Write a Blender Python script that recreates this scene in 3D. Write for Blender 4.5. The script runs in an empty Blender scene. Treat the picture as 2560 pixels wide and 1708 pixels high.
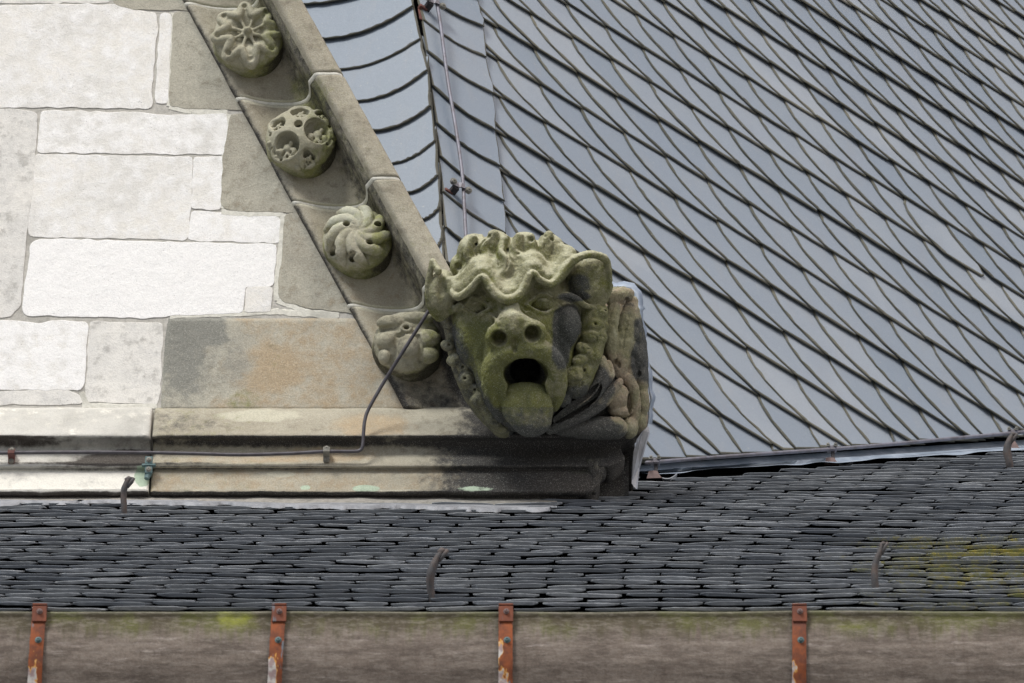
import bpy, math, random
import numpy as np
from mathutils import Vector, Matrix

random.seed(7)
RS = np.random.RandomState(11)
R = math.radians

# ------------------------------------------------------------------ camera
TH = R(28.0)            # the camera looks up at the eaves
DIST = 20.0             # metres to the gable wall
PXM = 770.0             # photo pixels per metre at the wall
FPX = PXM * DIST
FW = np.array([0, math.cos(TH), math.sin(TH)])
UP = np.array([0, -math.sin(TH), math.cos(TH)])
RT = np.array([1.0, 0, 0])
CAM = -FW * DIST
cam_d = bpy.data.cameras.new('camera')
cam = bpy.data.objects.new('camera', cam_d)
bpy.context.scene.collection.objects.link(cam)
cam.location = CAM.tolist()
cam.rotation_euler = (R(90) + TH, 0, 0)
cam_d.sensor_width = 36
cam_d.lens = FPX / 2560 * 36
cam_d.clip_start = 0.5
cam_d.clip_end = 500
cam_d.dof.use_dof = True
cam_d.dof.focus_distance = DIST - 0.1
cam_d.dof.aperture_fstop = 11
bpy.context.scene.camera = cam

# ------------------------------------------------------------------ sky, sun, exposure
SUN_EL, SUN_AZ = R(52), R(-38)     # azimuth from -Y towards -X: light comes from the upper left front
sc = bpy.context.scene
world = bpy.data.worlds.new('World')
sc.world = world
world.use_nodes = True
wn = world.node_tree
sky = wn.nodes.new('ShaderNodeTexSky')
sky.sky_type = 'NISHITA'
sky.sun_disc = False
sky.sun_elevation = SUN_EL
sky.sun_rotation = R(180) - SUN_AZ * -1
sky.dust_density = 4.0
sky.ozone_density = 1.0
wn.links.new(sky.outputs[0], wn.nodes['Background'].inputs[0])
wn.nodes['Background'].inputs[1].default_value = 0.085
sun_d = bpy.data.lights.new('sun', 'SUN')
sun_d.energy = 2.3
sun_d.angle = R(16)
sun_d.color = (1.0, 0.985, 0.95)
sun = bpy.data.objects.new('sun', sun_d)
sc.collection.objects.link(sun)
sdir = Vector((math.sin(SUN_AZ) * math.cos(SUN_EL), -math.cos(SUN_AZ) * math.cos(SUN_EL), math.sin(SUN_EL)))
sun.rotation_euler = sdir.to_track_quat('Z', 'Y').to_euler()
sc.view_settings.view_transform = 'Standard'
sc.view_settings.look = 'None'
sc.view_settings.exposure = 0.48
sc.view_settings.gamma = 1.0

# ------------------------------------------------------------------ geometry helpers
def ray(px, py):
    return FW * FPX + RT * (px - 1280.0) + UP * (854.0 - py)

def at(px, py, y):
    """point of world depth y seen at photo pixel px, py"""
    d = ray(px, py)
    return CAM + d * ((y - CAM[1]) / d[1])

def onplane(px, py, p0, n):
    d = ray(px, py)
    return CAM + d * (np.dot(p0 - CAM, n) / np.dot(d, n))

def proj(p):
    q = np.asarray(p) - CAM
    z = q @ FW
    return 1280 + (q @ RT) / z * FPX, 854 - (q @ UP) / z * FPX

def nrm(v):
    v = np.asarray(v, float)
    return v / np.linalg.norm(v)

def vnoise(P, scale=1.0, seed=0):
    """smooth value noise, -1..1, P (N,3)"""
    P = np.asarray(P, float) * scale
    i = np.floor(P).astype(np.int64)
    f = P - i
    f = f * f * (3 - 2 * f)
    out = np.zeros(len(P))
    for dx in (0, 1):
        for dy in (0, 1):
            for dz in (0, 1):
                h = (i[:, 0] + dx) * 374761393 + (i[:, 1] + dy) * 668265263 + (i[:, 2] + dz) * 2147483647 + seed * 974634777
                h = (h ^ (h >> 13)) * 1274126177
                h = (h ^ (h >> 16)) & 0xffff
                w = (f[:, 0] if dx else 1 - f[:, 0]) * (f[:, 1] if dy else 1 - f[:, 1]) * (f[:, 2] if dz else 1 - f[:, 2])
                out += w * (h / 32767.5 - 1)
    return out

def fbm(P, scale, seed=0, octv=3):
    a = 0; w = 1; t = 0
    for o in range(octv):
        a = a + w * vnoise(P, scale * 2 ** o, seed + o * 17); t += w; w *= .5
    return a / t

def sstep(a, b, x):
    t = np.clip((x - a) / (b - a), 0, 1)
    return t * t * (3 - 2 * t)

def spot(x, y, cx, cy, rx, ry, soft=.35):
    d = np.sqrt(((x - cx) / rx) ** 2 + ((y - cy) / ry) ** 2)
    return 1 - sstep(1 - soft, 1 + soft, d)

def tag(o, label=None, cat=None, group=None, kind=None):
    if label: o['label'] = label
    if cat: o['category'] = cat
    if group: o['group'] = group
    if kind or cat: o['kind'] = kind or 'thing'
    return o

def empty(name, loc, label, cat, group=None):
    o = bpy.data.objects.new(name, None)
    o.location = [float(c) for c in loc]
    o.empty_display_size = .05
    sc.collection.objects.link(o)
    return tag(o, label, cat, group)

def mesh_obj(name, V, F, mats, parent=None, midx=None, attrs=None, smooth=False, local=False):
    """V in world metres (or local if local); F list of faces or (N,4) array"""
    V = np.asarray(V, float)
    if parent is not None and not local:
        V = V - np.array(parent.location)
    me = bpy.data.meshes.new(name)
    if isinstance(F, np.ndarray):
        me.vertices.add(len(V)); me.vertices.foreach_set('co', V.ravel().astype(np.float32))
        n, k = F.shape
        me.loops.add(n * k); me.loops.foreach_set('vertex_index', F.ravel().astype(np.int32))
        me.polygons.add(n)
        me.polygons.foreach_set('loop_start', (np.arange(n) * k).astype(np.int32))
        me.update(calc_edges=True)
    else:
        me.from_pydata(V.tolist(), [], F)
    for m in (mats if isinstance(mats, (list, tuple)) else [mats]):
        me.materials.append(m)
    if midx is not None:
        me.polygons.foreach_set('material_index', np.asarray(midx, np.int32))
    if attrs:
        for k, a in attrs.items():
            at_ = me.attributes.new(k, 'FLOAT', 'POINT')
            at_.data.foreach_set('value', np.asarray(a, np.float32))
    if smooth:
        me.polygons.foreach_set('use_smooth', np.ones(len(me.polygons), bool))
    me.validate()
    o = bpy.data.objects.new(name, me)
    sc.collection.objects.link(o)
    if parent is not None:
        o.parent = parent
    return o

class MB:
    """collects shapes into one mesh"""
    def __init__(s):
        s.V = []; s.F = []; s.M = []; s.A = {}
    def add(s, V, F, m=0, **at_):
        b = len(s.V)
        s.V += [tuple(map(float, v)) for v in V]
        s.F += [tuple(i + b for i in f) for f in F]
        s.M += (list(m) if isinstance(m, (list, tuple)) else [m] * len(F))
        for k in set(list(s.A) + list(at_)):
            s.A.setdefault(k, [0.0] * b)
            v = at_.get(k, 0.0)
            s.A[k] += (list(v) if hasattr(v, '__len__') else [v] * len(V))
    def box(s, c, d, rot=None, bev=.15, m=0):
        """box with chamfered edges, c centre, d full size"""
        c = np.array(c, float); h = np.array(d, float) / 2; b = min(h) * bev
        V = []
        for sx in (-1, 1):
            for sy in (-1, 1):
                for sz in (-1, 1):
                    sg = np.array([sx, sy, sz])
                    for ax in range(3):
                        v = sg * h
                        for k in range(3):
                            if k != ax: v[k] -= sg[k] * b
                        V.append(v)
        def vi(sx, sy, sz, ax): return ((sx * 2 + sy) * 2 + sz) * 3 + ax
        F = []
        F.append([vi(1, 0, 0, 0), vi(1, 1, 0, 0), vi(1, 1, 1, 0), vi(1, 0, 1, 0)])
        F.append([vi(0, 0, 0, 0), vi(0, 0, 1, 0), vi(0, 1, 1, 0), vi(0, 1, 0, 0)])
        F.append([vi(0, 1, 0, 1), vi(0, 1, 1, 1), vi(1, 1, 1, 1), vi(1, 1, 0, 1)])
        F.append([vi(0, 0, 0, 1), vi(1, 0, 0, 1), vi(1, 0, 1, 1), vi(0, 0, 1, 1)])
        F.append([vi(0, 0, 1, 2), vi(1, 0, 1, 2), vi(1, 1, 1, 2), vi(0, 1, 1, 2)])
        F.append([vi(0, 0, 0, 2), vi(0, 1, 0, 2), vi(1, 1, 0, 2), vi(1, 0, 0, 2)])
        for a in (0, 1):
            for b2 in (0, 1):
                F.append([vi(0, a, b2, 1), vi(1, a, b2, 1), vi(1, a, b2, 2), vi(0, a, b2, 2)])
                F.append([vi(a, 0, b2, 0), vi(a, 1, b2, 0), vi(a, 1, b2, 2), vi(a, 0, b2, 2)])
                F.append([vi(a, b2, 0, 0), vi(a, b2, 1, 0), vi(a, b2, 1, 1), vi(a, b2, 0, 1)])
        for a in (0, 1):
            for b2 in (0, 1):
                for c2 in (0, 1):
                    F.append([vi(a, b2, c2, 0), vi(a, b2, c2, 1), vi(a, b2, c2, 2)])
        V = np.array(V)
        if rot is not None: V = V @ np.array(rot).T
        s.add(V + c, F, m)
    def tube(s, pts, rad, seg=12, m=0, flat=1.0, wob=0.0, caps=True):
        pts = [np.array(p, float) for p in pts]
        n = len(pts)
        rad = list(rad) if hasattr(rad, '__len__') else [rad] * n
        V = []; prevx = None
        for i, p in enumerate(pts):
            t = nrm(pts[min(i + 1, n - 1)] - pts[max(i - 1, 0)])
            a = prevx if prevx is not None else (np.array([0, 0, 1.]) if abs(t[2]) < .8 else np.array([1., 0, 0]))
            x = nrm(a - t * np.dot(a, t)); y = np.cross(t, x); prevx = x
            for k in range(seg):
                an = 2 * math.pi * k / seg
                rr = rad[i] * (1 + wob * random.uniform(-1, 1))
                V.append(p + x * math.cos(an) * rr * flat + y * math.sin(an) * rr)
        F = []
        for i in range(n - 1):
            for k in range(seg):
                k2 = (k + 1) % seg
                F.append([i * seg + k, i * seg + k2, (i + 1) * seg + k2, (i + 1) * seg + k])
        if caps:
            F.append(list(range(seg))[::-1]); F.append([(n - 1) * seg + k for k in range(seg)])
        s.add(V, F, m)
    def bolt(s, p, axis, r, h, m=0, dome=True):
        """washer and hexagonal or domed head"""
        p = np.array(p, float); ax = nrm(axis)
        a = np.array([0, 0, 1.]) if abs(ax[2]) < .8 else np.array([1., 0, 0])
        x = nrm(a - ax * np.dot(a, ax)); y = np.cross(ax, x)
        def ring(rr, hh, n, ph=0): return [p + ax * hh + (x * math.cos(2 * math.pi * k / n + ph) + y * math.sin(2 * math.pi * k / n + ph)) * rr for k in range(n)]
        n = 18
        prof = [(1.5, 0), (1.5, .18), (1.42, .25), (1.0, .26), (1.0, .8), (.8, 1.0), (.35, 1.06), (.3, .85)] if dome else [(1.0, 0), (1.0, .8), (.85, 1.0), (.3, 1.05)]
        V = []
        for q, (rr, hh) in enumerate(prof): V += ring(rr * r, hh * h, n)
        F = []
        for q in range(len(prof) - 1):
            for k in range(n):
                k2 = (k + 1) % n
                F.append([q * n + k, q * n + k2, (q + 1) * n + k2, (q + 1) * n + k])
        F.append([(len(prof) - 1) * n + k for k in range(n)])
        s.add(V, F, m)
    def build(s, name, mats, parent=None, smooth=False, local=False):
        return mesh_obj(name, s.V, s.F, mats, parent, s.M, s.A, smooth, local)

def grid_faces(nu, nv, flip=False, close_u=False):
    i, j = np.meshgrid(np.arange(nu - (0 if close_u else 1)), np.arange(nv - 1), indexing='ij')
    i2 = (i + 1) % nu
    a = i * nv + j; b = i2 * nv + j; c = i2 * nv + j + 1; d = i * nv + j + 1
    F = np.stack([a, b, c, d], -1).reshape(-1, 4)
    return F[:, ::-1].copy() if flip else F

# ------------------------------------------------------------------ distance-field sculpting
class Field:
    """carve-able solid on a grid; smooth unions and cuts; turned into one continuous mesh"""
    def __init__(s, lo, hi, h):
        s.lo = np.array(lo, float); s.h = h
        s.n = np.ceil((np.array(hi, float) - s.lo) / h).astype(int) + 1
        s.f = np.full(s.n, 1e3, np.float32)
        s.ax = [s.lo[k] + h * np.arange(s.n[k]) for k in range(3)]
    def _win(s, a, b):
        i0 = np.clip(np.floor((np.array(a) - s.lo) / s.h).astype(int), 0, s.n - 1)
        i1 = np.clip(np.ceil((np.array(b) - s.lo) / s.h).astype(int) + 1, 1, s.n)
        sl = tuple(slice(i0[k], max(i1[k], i0[k] + 1)) for k in range(3))
        X = s.ax[0][sl[0]][:, None, None]; Y = s.ax[1][sl[1]][None, :, None]; Z = s.ax[2][sl[2]][None, None, :]
        return sl, X, Y, Z
    def _mix(s, sl, d, k, cut):
        a = s.f[sl]
        if cut: a = -a
        if k > 0:
            hh = np.maximum(k - np.abs(a - d), 0) / k
            r = np.minimum(a, d) - hh * hh * k * .25
        else: r = np.minimum(a, d)
        s.f[sl] = -r if cut else r
    def ell(s, c, r, k=0, cut=False, rot=None):
        c = np.array(c, float); r = np.array([r] * 3 if np.isscalar(r) else r, float)
        pad = k + 3 * s.h + (max(r) if rot is not None else 0)
        sl, X, Y, Z = s._win(c - r - pad, c + r + pad)
        X, Y, Z = X - c[0], Y - c[1], Z - c[2]
        if rot is not None:      # rotation in the x,z picture plane
            ca, sa = math.cos(rot), math.sin(rot)
            X, Z = X * ca + Z * sa, -X * sa + Z * ca
        k0 = np.sqrt((X / r[0]) ** 2 + (Y / r[1]) ** 2 + (Z / r[2]) ** 2)
        k1 = np.sqrt((X / r[0] ** 2) ** 2 + (Y / r[1] ** 2) ** 2 + (Z / r[2] ** 2) ** 2) + 1e-9
        s._mix(sl, (k0 * (k0 - 1) / k1).astype(np.float32), k, cut)
    def seg(s, a, b, ra, rb, k=0, cut=False, sy=1.0):
        a = np.array(a, float); b = np.array(b, float); m = max(ra, rb) + k + 3 * s.h
        sl, X, Y, Z = s._win(np.minimum(a, b) - m, np.maximum(a, b) + m)
        ba = b - a; bb = max((ba * ba).sum(), 1e-9)
        t = np.clip(((X - a[0]) * ba[0] + (Y - a[1]) * ba[1] + (Z - a[2]) * ba[2]) / bb, 0, 1)
        d = np.sqrt((X - a[0] - t * ba[0]) ** 2 + ((Y - a[1] - t * ba[1]) / sy) ** 2 + (Z - a[2] - t * ba[2]) ** 2) - (ra + (rb - ra) * t)
        s._mix(sl, d.astype(np.float32), k, cut)
    def tube(s, pts, r, k=0, cut=False, sy=1.0, smooth=True):
        pts = np.array(pts, float); n = len(pts)
        r = np.array([r] * n if np.isscalar(r) else r, float)
        if smooth and n > 2:
            t = np.linspace(0, n - 1, (n - 1) * 4 + 1)
            q = []
            for tt in t:
                i = min(int(tt), n - 2); u = tt - i
                p0, p1, p2, p3 = pts[max(i - 1, 0)], pts[i], pts[i + 1], pts[min(i + 2, n - 1)]
                q.append(.5 * ((2 * p1) + (p2 - p0) * u + (2 * p0 - 5 * p1 + 4 * p2 - p3) * u * u + (3 * p1 - p0 - 3 * p2 + p3) * u ** 3))
            r = np.interp(t, np.arange(n), r); pts = np.array(q)
        # the whole tube is one shape: union its segments first, then blend once
        m = r.max() + k + 3 * s.h
        sl, X, Y, Z = s._win(pts.min(0) - m, pts.max(0) + m)
        D = np.full(s.f[sl].shape, 1e3, np.float32)
        for i in range(len(pts) - 1):
            a, b = pts[i], pts[i + 1]; ba = b - a; bb = max((ba * ba).sum(), 1e-9)
            tt = np.clip(((X - a[0]) * ba[0] + (Y - a[1]) * ba[1] + (Z - a[2]) * ba[2]) / bb, 0, 1)
            d = np.sqrt((X - a[0] - tt * ba[0]) ** 2 + ((Y - a[1] - tt * ba[1]) / sy) ** 2 + (Z - a[2] - tt * ba[2]) ** 2) - (r[i] + (r[i + 1] - r[i]) * tt)
            D = np.minimum(D, d)
        s._mix(sl, D, k, cut)
    def front(s, x, z):
        """depth (largest y) of the surface seen at x, z"""
        i = int(round((x - s.lo[0]) / s.h)); k = int(round((z - s.lo[2]) / s.h))
        i = min(max(i, 0), s.n[0] - 1); k = min(max(k, 0), s.n[2] - 1)
        ins = np.nonzero(s.f[i, :, k] < 0)[0]
        return s.ax[1][ins[-1]] if len(ins) else s.lo[1]
    def draw(s, pts2, r, off=0, k=0, cut=False):
        """a ridge or groove following the surface"""
        p2 = np.array(pts2, float); n = len(p2)
        t = np.linspace(0, n - 1, (n - 1) * 4 + 1); q = []
        for tt in t:
            i = min(int(tt), n - 2); u = tt - i
            p0, p1, p2_, p3 = p2[max(i - 1, 0)], p2[i], p2[i + 1], p2[min(i + 2, n - 1)]
            q.append(.5 * ((2 * p1) + (p2_ - p0) * u + (2 * p0 - 5 * p1 + 4 * p2_ - p3) * u * u + (3 * p1 - p0 - 3 * p2_ + p3) * u ** 3))
        f = [s.front(a, b) for a, b in q]
        f = np.convolve(np.pad(f, 2, 'edge'), np.ones(5) / 5, 'valid')
        rr = np.interp(t, np.arange(n), r) if not np.isscalar(r) else r
        s.tube([(a, ff + off, b) for (a, b), ff in zip(q, f)], rr, k, cut, smooth=False)
    def mesh(s):
        f = s.f; ins = f < 0
        c = [ins[a:ins.shape[0] - 1 + a, b:ins.shape[1] - 1 + b, d:ins.shape[2] - 1 + d] for a in (0, 1) for b in (0, 1) for d in (0, 1)]
        tot = sum(x.astype(np.uint8) for x in c)
        act = (tot > 0) & (tot < 8)
        idx = np.full(act.shape, -1, np.int64); I = np.argwhere(act); idx[act] = np.arange(len(I))
        P = np.zeros((len(I), 3)); C = np.zeros(len(I))
        corners = [(a, b, d) for a in (0, 1) for b in (0, 1) for d in (0, 1)]
        val = {cc: f[I[:, 0] + cc[0], I[:, 1] + cc[1], I[:, 2] + cc[2]].astype(float) for cc in corners}
        for cc in corners:
            for ax in range(3):
                if cc[ax] == 0:
                    c2 = list(cc); c2[ax] = 1; c2 = tuple(c2)
                    a, b = val[cc], val[c2]; m = (a < 0) != (b < 0)
                    t = np.where(m, a / np.where(a - b == 0, 1, a - b), 0)
                    pt = np.tile(np.array(cc, float), (len(I), 1)); pt[:, ax] += t
                    P[m] += pt[m]; C[m] += 1
        P = (P / C[:, None] + I) * s.h + s.lo
        quads = []
        for ax in range(3):
            o = [k for k in range(3) if k != ax]
            n = list(ins.shape)
            sl0 = [slice(1, n[k] - 1) for k in range(3)]; sl1 = list(sl0)
            sl0[ax] = slice(0, n[ax] - 1); sl1[ax] = slice(1, n[ax])
            A, B = ins[tuple(sl0)], ins[tuple(sl1)]
            E = np.argwhere(A != B); st = A[tuple(E.T)]
            base = E.copy()
            for k in o: base[:, k] += 1
            def g(da, db):
                q = base.copy(); q[:, o[0]] -= da; q[:, o[1]] -= db
                return idx[q[:, 0], q[:, 1], q[:, 2]]
            Q = np.stack([g(1, 1), g(0, 1), g(0, 0), g(1, 0)], 1)
            fl = st if ax != 1 else ~st
            Q[~fl] = Q[~fl][:, ::-1]
            quads.append(Q)
        return P, np.concatenate(quads)

def displace(P, F, fn):
    """move vertices along their normals"""
    me = bpy.data.meshes.new('tmp')
    me.vertices.add(len(P)); me.vertices.foreach_set('co', P.ravel().astype(np.float32))
    n, k = F.shape
    me.loops.add(n * k); me.loops.foreach_set('vertex_index', F.ravel().astype(np.int32))
    me.polygons.add(n); me.polygons.foreach_set('loop_start', (np.arange(n) * k).astype(np.int32))
    me.update(calc_edges=True)
    N = np.zeros(len(P) * 3, np.float32); me.vertices.foreach_get('normal', N); N = N.reshape(-1, 3)
    bpy.data.meshes.remove(me)
    return P + N * fn[:, None], N

# ------------------------------------------------------------------ materials
def lin(r, g, b):
    f = lambda c: (c / 255 / 12.92) if c / 255 <= .04045 else ((c / 255 + .055) / 1.055) ** 2.4
    return (f(r), f(g), f(b), 1)

class NT:
    def __init__(s, name, rough=.9, spec=.3, metal=0.0):
        s.m = bpy.data.materials.new(name); s.m.use_nodes = True
        s.t = s.m.node_tree; s.b = s.t.nodes['Principled BSDF']
        s.b.inputs['Roughness'].default_value = rough
        s.b.inputs['Specular IOR Level'].default_value = spec
        s.b.inputs['Metallic'].default_value = metal
        s.co = s.t.nodes.new('ShaderNodeTexCoord').outputs['Object']
    def L(s, a, b): s.t.links.new(a, b)
    def val(s, x, sock):
        if isinstance(x, bpy.types.NodeSocket): s.L(x, sock)
        else: sock.default_value = x
    def mapping(s, scale=(1, 1, 1), rot=(0, 0, 0)):
        n = s.t.nodes.new('ShaderNodeMapping'); n.inputs['Scale'].default_value = scale; n.inputs['Rotation'].default_value = rot
        s.L(s.co, n.inputs[0]); return n.outputs[0]
    def noise(s, scale, detail=4, rough=.6, vec=None, dist=0):
        n = s.t.nodes.new('ShaderNodeTexNoise'); n.inputs['Scale'].default_value = scale
        n.inputs['Detail'].default_value = detail; n.inputs['Roughness'].default_value = rough; n.inputs['Distortion'].default_value = dist
        s.L(vec or s.co, n.inputs['Vector']); return n.outputs['Fac']
    def voro(s, scale, vec=None):
        n = s.t.nodes.new('ShaderNodeTexVoronoi'); n.inputs['Scale'].default_value = scale
        s.L(vec or s.co, n.inputs['Vector']); return n.outputs['Distance']
    def ramp(s, x, a, b, va=0, vb=1):
        n = s.t.nodes.new('ShaderNodeMapRange'); n.interpolation_type = 'SMOOTHSTEP'
        for i, v in enumerate((a, b, va, vb)): n.inputs[1 + i].default_value = v
        s.L(x, n.inputs[0]); return n.outputs[0]
    def math(s, op, a, b=0.0):
        n = s.t.nodes.new('ShaderNodeMath'); n.operation = op; n.use_clamp = False
        s.val(a, n.inputs[0]); s.val(b, n.inputs[1]); return n.outputs[0]
    def mix(s, f, a, b, mode='MIX'):
        n = s.t.nodes.new('ShaderNodeMix'); n.data_type = 'RGBA'; n.blend_type = mode; n.clamp_factor = True
        s.val(f, n.inputs[0]); s.val(a, n.inputs[6]); s.val(b, n.inputs[7]); return n.outputs[2]
    def attr(s, name):
        n = s.t.nodes.new('ShaderNodeAttribute'); n.attribute_name = name; return n.outputs['Fac']
    def xyz(s):
        n = s.t.nodes.new('ShaderNodeSeparateXYZ'); s.L(s.co, n.inputs[0]); return n.outputs
    def mask(s, a, nz, w=.35):
        """attribute broken up by noise: soft edge that follows the grain"""
        return s.ramp(s.math('ADD', a, s.math('MULTIPLY', s.math('SUBTRACT', nz, .5), 1.1)), .5 - w / 2, .5 + w / 2)
    def bump(s, h, strength=.5, dist=.004, prev=None):
        n = s.t.nodes.new('ShaderNodeBump'); n.inputs['Strength'].default_value = strength; n.inputs['Distance'].default_value = dist
        s.L(h, n.inputs['Height'])
        if prev is not None: s.L(prev, n.inputs['Normal'])
        return n.outputs[0]
    def done(s, col, normal=None, rough=None):
        s.val(col, s.b.inputs['Base Color'])
        if normal is not None: s.L(normal, s.b.inputs['Normal'])
        if rough is not None: s.L(rough, s.b.inputs['Roughness'])
        return s.m

def stone(name, c1, c2, dark, moss=lin(112, 120, 60), soot=lin(52, 52, 56), pale=lin(200, 196, 176), verd=lin(186, 202, 178), warm=lin(186, 168, 140), grain=1.0, pits=.5, bump=.6):
    n = NT(name, .93, .15)
    big = n.noise(4.5, 4, .6); mid = n.noise(22, 5, .65); fine = n.noise(210, 4, .75); spk = n.noise(330, 3, .6)
    c = n.mix(n.ramp(big, .35, .65), c1, c2)
    c = n.mix(n.ramp(mid, .50, .70, 0, .55), c, dark)
    c = n.mix(n.ramp(n.math('ADD', n.attr('warm'), n.math('MULTIPLY', n.math('SUBTRACT', mid, .5), .9)), .3, .8), c, warm)
    c = n.mix(n.mask(n.attr('pale'), mid), c, pale)
    mo = n.mask(n.attr('moss'), n.noise(38, 5, .7), .5)
    mcol = n.mix(n.ramp(n.noise(14, 3), .35, .7), moss, tuple([moss[0] * 1.45, moss[1] * 1.4, moss[2] * 1.1, 1]))
    c = n.mix(n.math('MULTIPLY', mo, .85), c, mcol)
    so = n.mask(n.attr('soot'), n.noise(30, 5, .7), .55)  # one mask for soot stains and for shade painted into the colour
    c = n.mix(n.math('MULTIPLY', so, .93), c, soot)
    c = n.mix(n.mask(n.attr('verd'), mid, .2), c, verd)
    c = n.mix(n.ramp(fine, .3, .7, .42 * grain, 0), c, n.mix(.5, c, (0.02, 0.02, 0.018, 1)))
    c = n.mix(n.ramp(spk, .54, .68, 0, .40 * grain), c, n.mix(.5, c, (.75, .74, .66, 1)))
    pit = n.ramp(n.voro(95), .0, .16)
    pitm = n.ramp(n.noise(9, 2), .45, .6, 0, pits)
    pf = n.math('MULTIPLY', n.math('SUBTRACT', 1.0, pit), pitm)
    c = n.mix(pf, c, dark)
    h = n.math('ADD', n.math('MULTIPLY', fine, .5), n.math('MULTIPLY', mid, 1.2))
    h = n.math('SUBTRACT', h, pf)
    return n.done(c, n.bump(h, bump, .0045))

M = {}
M['lime'] = stone('white_limestone', lin(241, 238, 230), lin(228, 226, 220), lin(150, 147, 140), grain=.7, pits=1.0, bump=.7, pale=lin(252, 251, 248), soot=lin(186, 184, 179))
M['sand'] = stone('weathered_sandstone', lin(194, 190, 174), lin(178, 173, 158), lin(134, 128, 112), soot=lin(142, 142, 134), grain=1.4, bump=.9)
M['corn'] = stone('cornice_sandstone', lin(184, 178, 160), lin(168, 161, 143), lin(124, 116, 100), soot=lin(54, 53, 55), moss=lin(128, 130, 92), grain=1.3, bump=.9)
M['cornw'] = stone('limewashed_cornice', lin(206, 204, 196), lin(184, 182, 174), lin(140, 138, 130), soot=lin(66, 60, 56), pale=lin(238, 235, 224), grain=.8)
M['garg'] = stone('mossy_stone', lin(164, 160, 132), lin(144, 142, 108), lin(98, 98, 72), moss=lin(102, 106, 58), soot=lin(80, 82, 82), pale=lin(194, 192, 162), warm=lin(176, 160, 138), bump=1.3, pits=.8, grain=1.4)
M['boss'] = stone('carved_boss_stone', lin(190, 186, 166), lin(172, 168, 146), lin(120, 116, 96), moss=lin(124, 128, 78), soot=lin(70, 66, 58), pale=lin(196, 196, 176), bump=.9)
def mortar(name, a, b):
    n = NT(name, .95, .1); f = n.noise(60, 5, .7); g = n.noise(300, 3, .7)
    c = n.mix(n.ramp(f, .35, .7), a, b); c = n.mix(n.ramp(n.noise(6, 3), .55, .7, 0, .5), c, tuple(x * .6 for x in b[:3]) + (1,))
    return n.done(c, n.bump(n.math('ADD', f, g), .5, .004))
M['mort'] = mortar('grey_mortar', lin(196, 193, 185), lin(172, 169, 161))
M['mortd'] = mortar('damp_mortar', lin(158, 154, 146), lin(132, 129, 122))
M['mortp'] = mortar('pale_mortar', lin(226, 224, 213), lin(206, 204, 192))

def slate(name, a, b, c3, rough=.5, spec=.5, lichen=False, grain=260):
    n = NT(name, rough, spec)
    t = n.attr('tone')
    f = n.noise(3.0, 3); g = n.noise(30, 5, .65); h = n.noise(grain, 4, .7)
    st = n.noise(18, 4, .6, n.mapping((1, 1, .12)))
    c = n.mix(t, a, b); c = n.mix(n.ramp(f, .35, .65, 0, .5), c, c3)
    c = n.mix(n.ramp(st, .5, .72, 0, .38), c, n.mix(.5, c, (.3, .3, .3, 1)))
    if not lichen: c = n.mix(n.ramp(n.noise(75, 4, .75), .62, .7, 0, .5), c, lin(176, 178, 172))
    c = n.mix(n.ramp(h, .3, .7, .30, 0), c, n.mix(.5, c, (.02, .02, .02, 1)))
    if lichen:
        sk = n.noise(30, 5, .7, n.mapping((.6, 3, 5)))
        c = n.mix(n.ramp(sk, .42, .62, .55, 0), c, lin(84, 87, 92))
        m = n.mask(n.attr('lich'), n.noise(46, 5, .8), .3)
        c = n.mix(m, c, n.mix(n.ramp(n.noise(40, 3), .4, .6), lin(160, 150, 82), lin(126, 128, 84)))
        c = n.mix(n.ramp(n.noise(70, 4, .7), .6, .75, 0, .35), c, lin(150, 150, 148))
    return n.done(c, n.bump(n.math('ADD', g, n.math('MULTIPLY', h, .5)), .35 if not lichen else .8, .003))
M['slate'] = slate('blue_grey_slate', lin(130, 141, 153), lin(156, 163, 170), lin(136, 146, 158), .52, .42)
M['slate_rim'] = slate('slate_broken_edge', lin(92, 91, 82), lin(118, 115, 102), lin(74, 76, 70), .85, .2, grain=420)
M['slate_in'] = NT('roof_underlay', .95, .05).done(lin(30, 32, 34))
M['old'] = slate('old_slate_face', lin(104, 108, 113), lin(150, 153, 156), lin(128, 130, 130), .8, .25, lichen=True)
M['old_rim'] = slate('old_slate_butt', lin(106, 112, 120), lin(184, 188, 192), lin(146, 150, 152), .85, .25, lichen=True, grain=340)

def metal(name, a, b, rough=.55, met=.0, sc_=30, spec=.4, b2=.4):
    n = NT(name, rough, spec, met); f = n.noise(sc_, 5, .65); g = n.noise(sc_ * 6, 4, .7)
    c = n.mix(n.ramp(f, .35, .68), a, b)
    return n.done(c, n.bump(n.math('ADD', f, g), b2, .0015))
M['iron'] = metal('rusty_iron', lin(80, 79, 80), lin(98, 86, 80), .75)
M['rod'] = metal('grey_rod', lin(126, 126, 136), lin(104, 100, 104), .5, .2)
M['cable'] = metal('dark_cable', lin(92, 90, 94), lin(74, 70, 74), .5, .2)
M['lead'] = metal('lead_sheet', lin(138, 150, 164), lin(170, 180, 192), .45, .1, 12)
M['apron'] = metal('dull_lead_apron', lin(150, 152, 156), lin(116, 118, 122), .6, .0, 16)
M['leadp'] = metal('lead_apron', lin(176, 180, 186), lin(150, 152, 156), .5, .0, 10)
M['copper'] = metal('brown_copper', lin(128, 88, 80), lin(104, 74, 70), .7, spec=.15)
M['verdm'] = metal('verdigris_copper', lin(108, 132, 132), lin(84, 106, 108), .7)
M['zinc'] = metal('dull_zinc', lin(150, 148, 138), lin(118, 116, 108), .6)
M['dark'] = metal('blackened_clip', lin(44, 42, 44), lin(64, 60, 62), .6)
M['brn'] = metal('brown_clip', lin(124, 104, 100), lin(104, 88, 86), .65)

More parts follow.
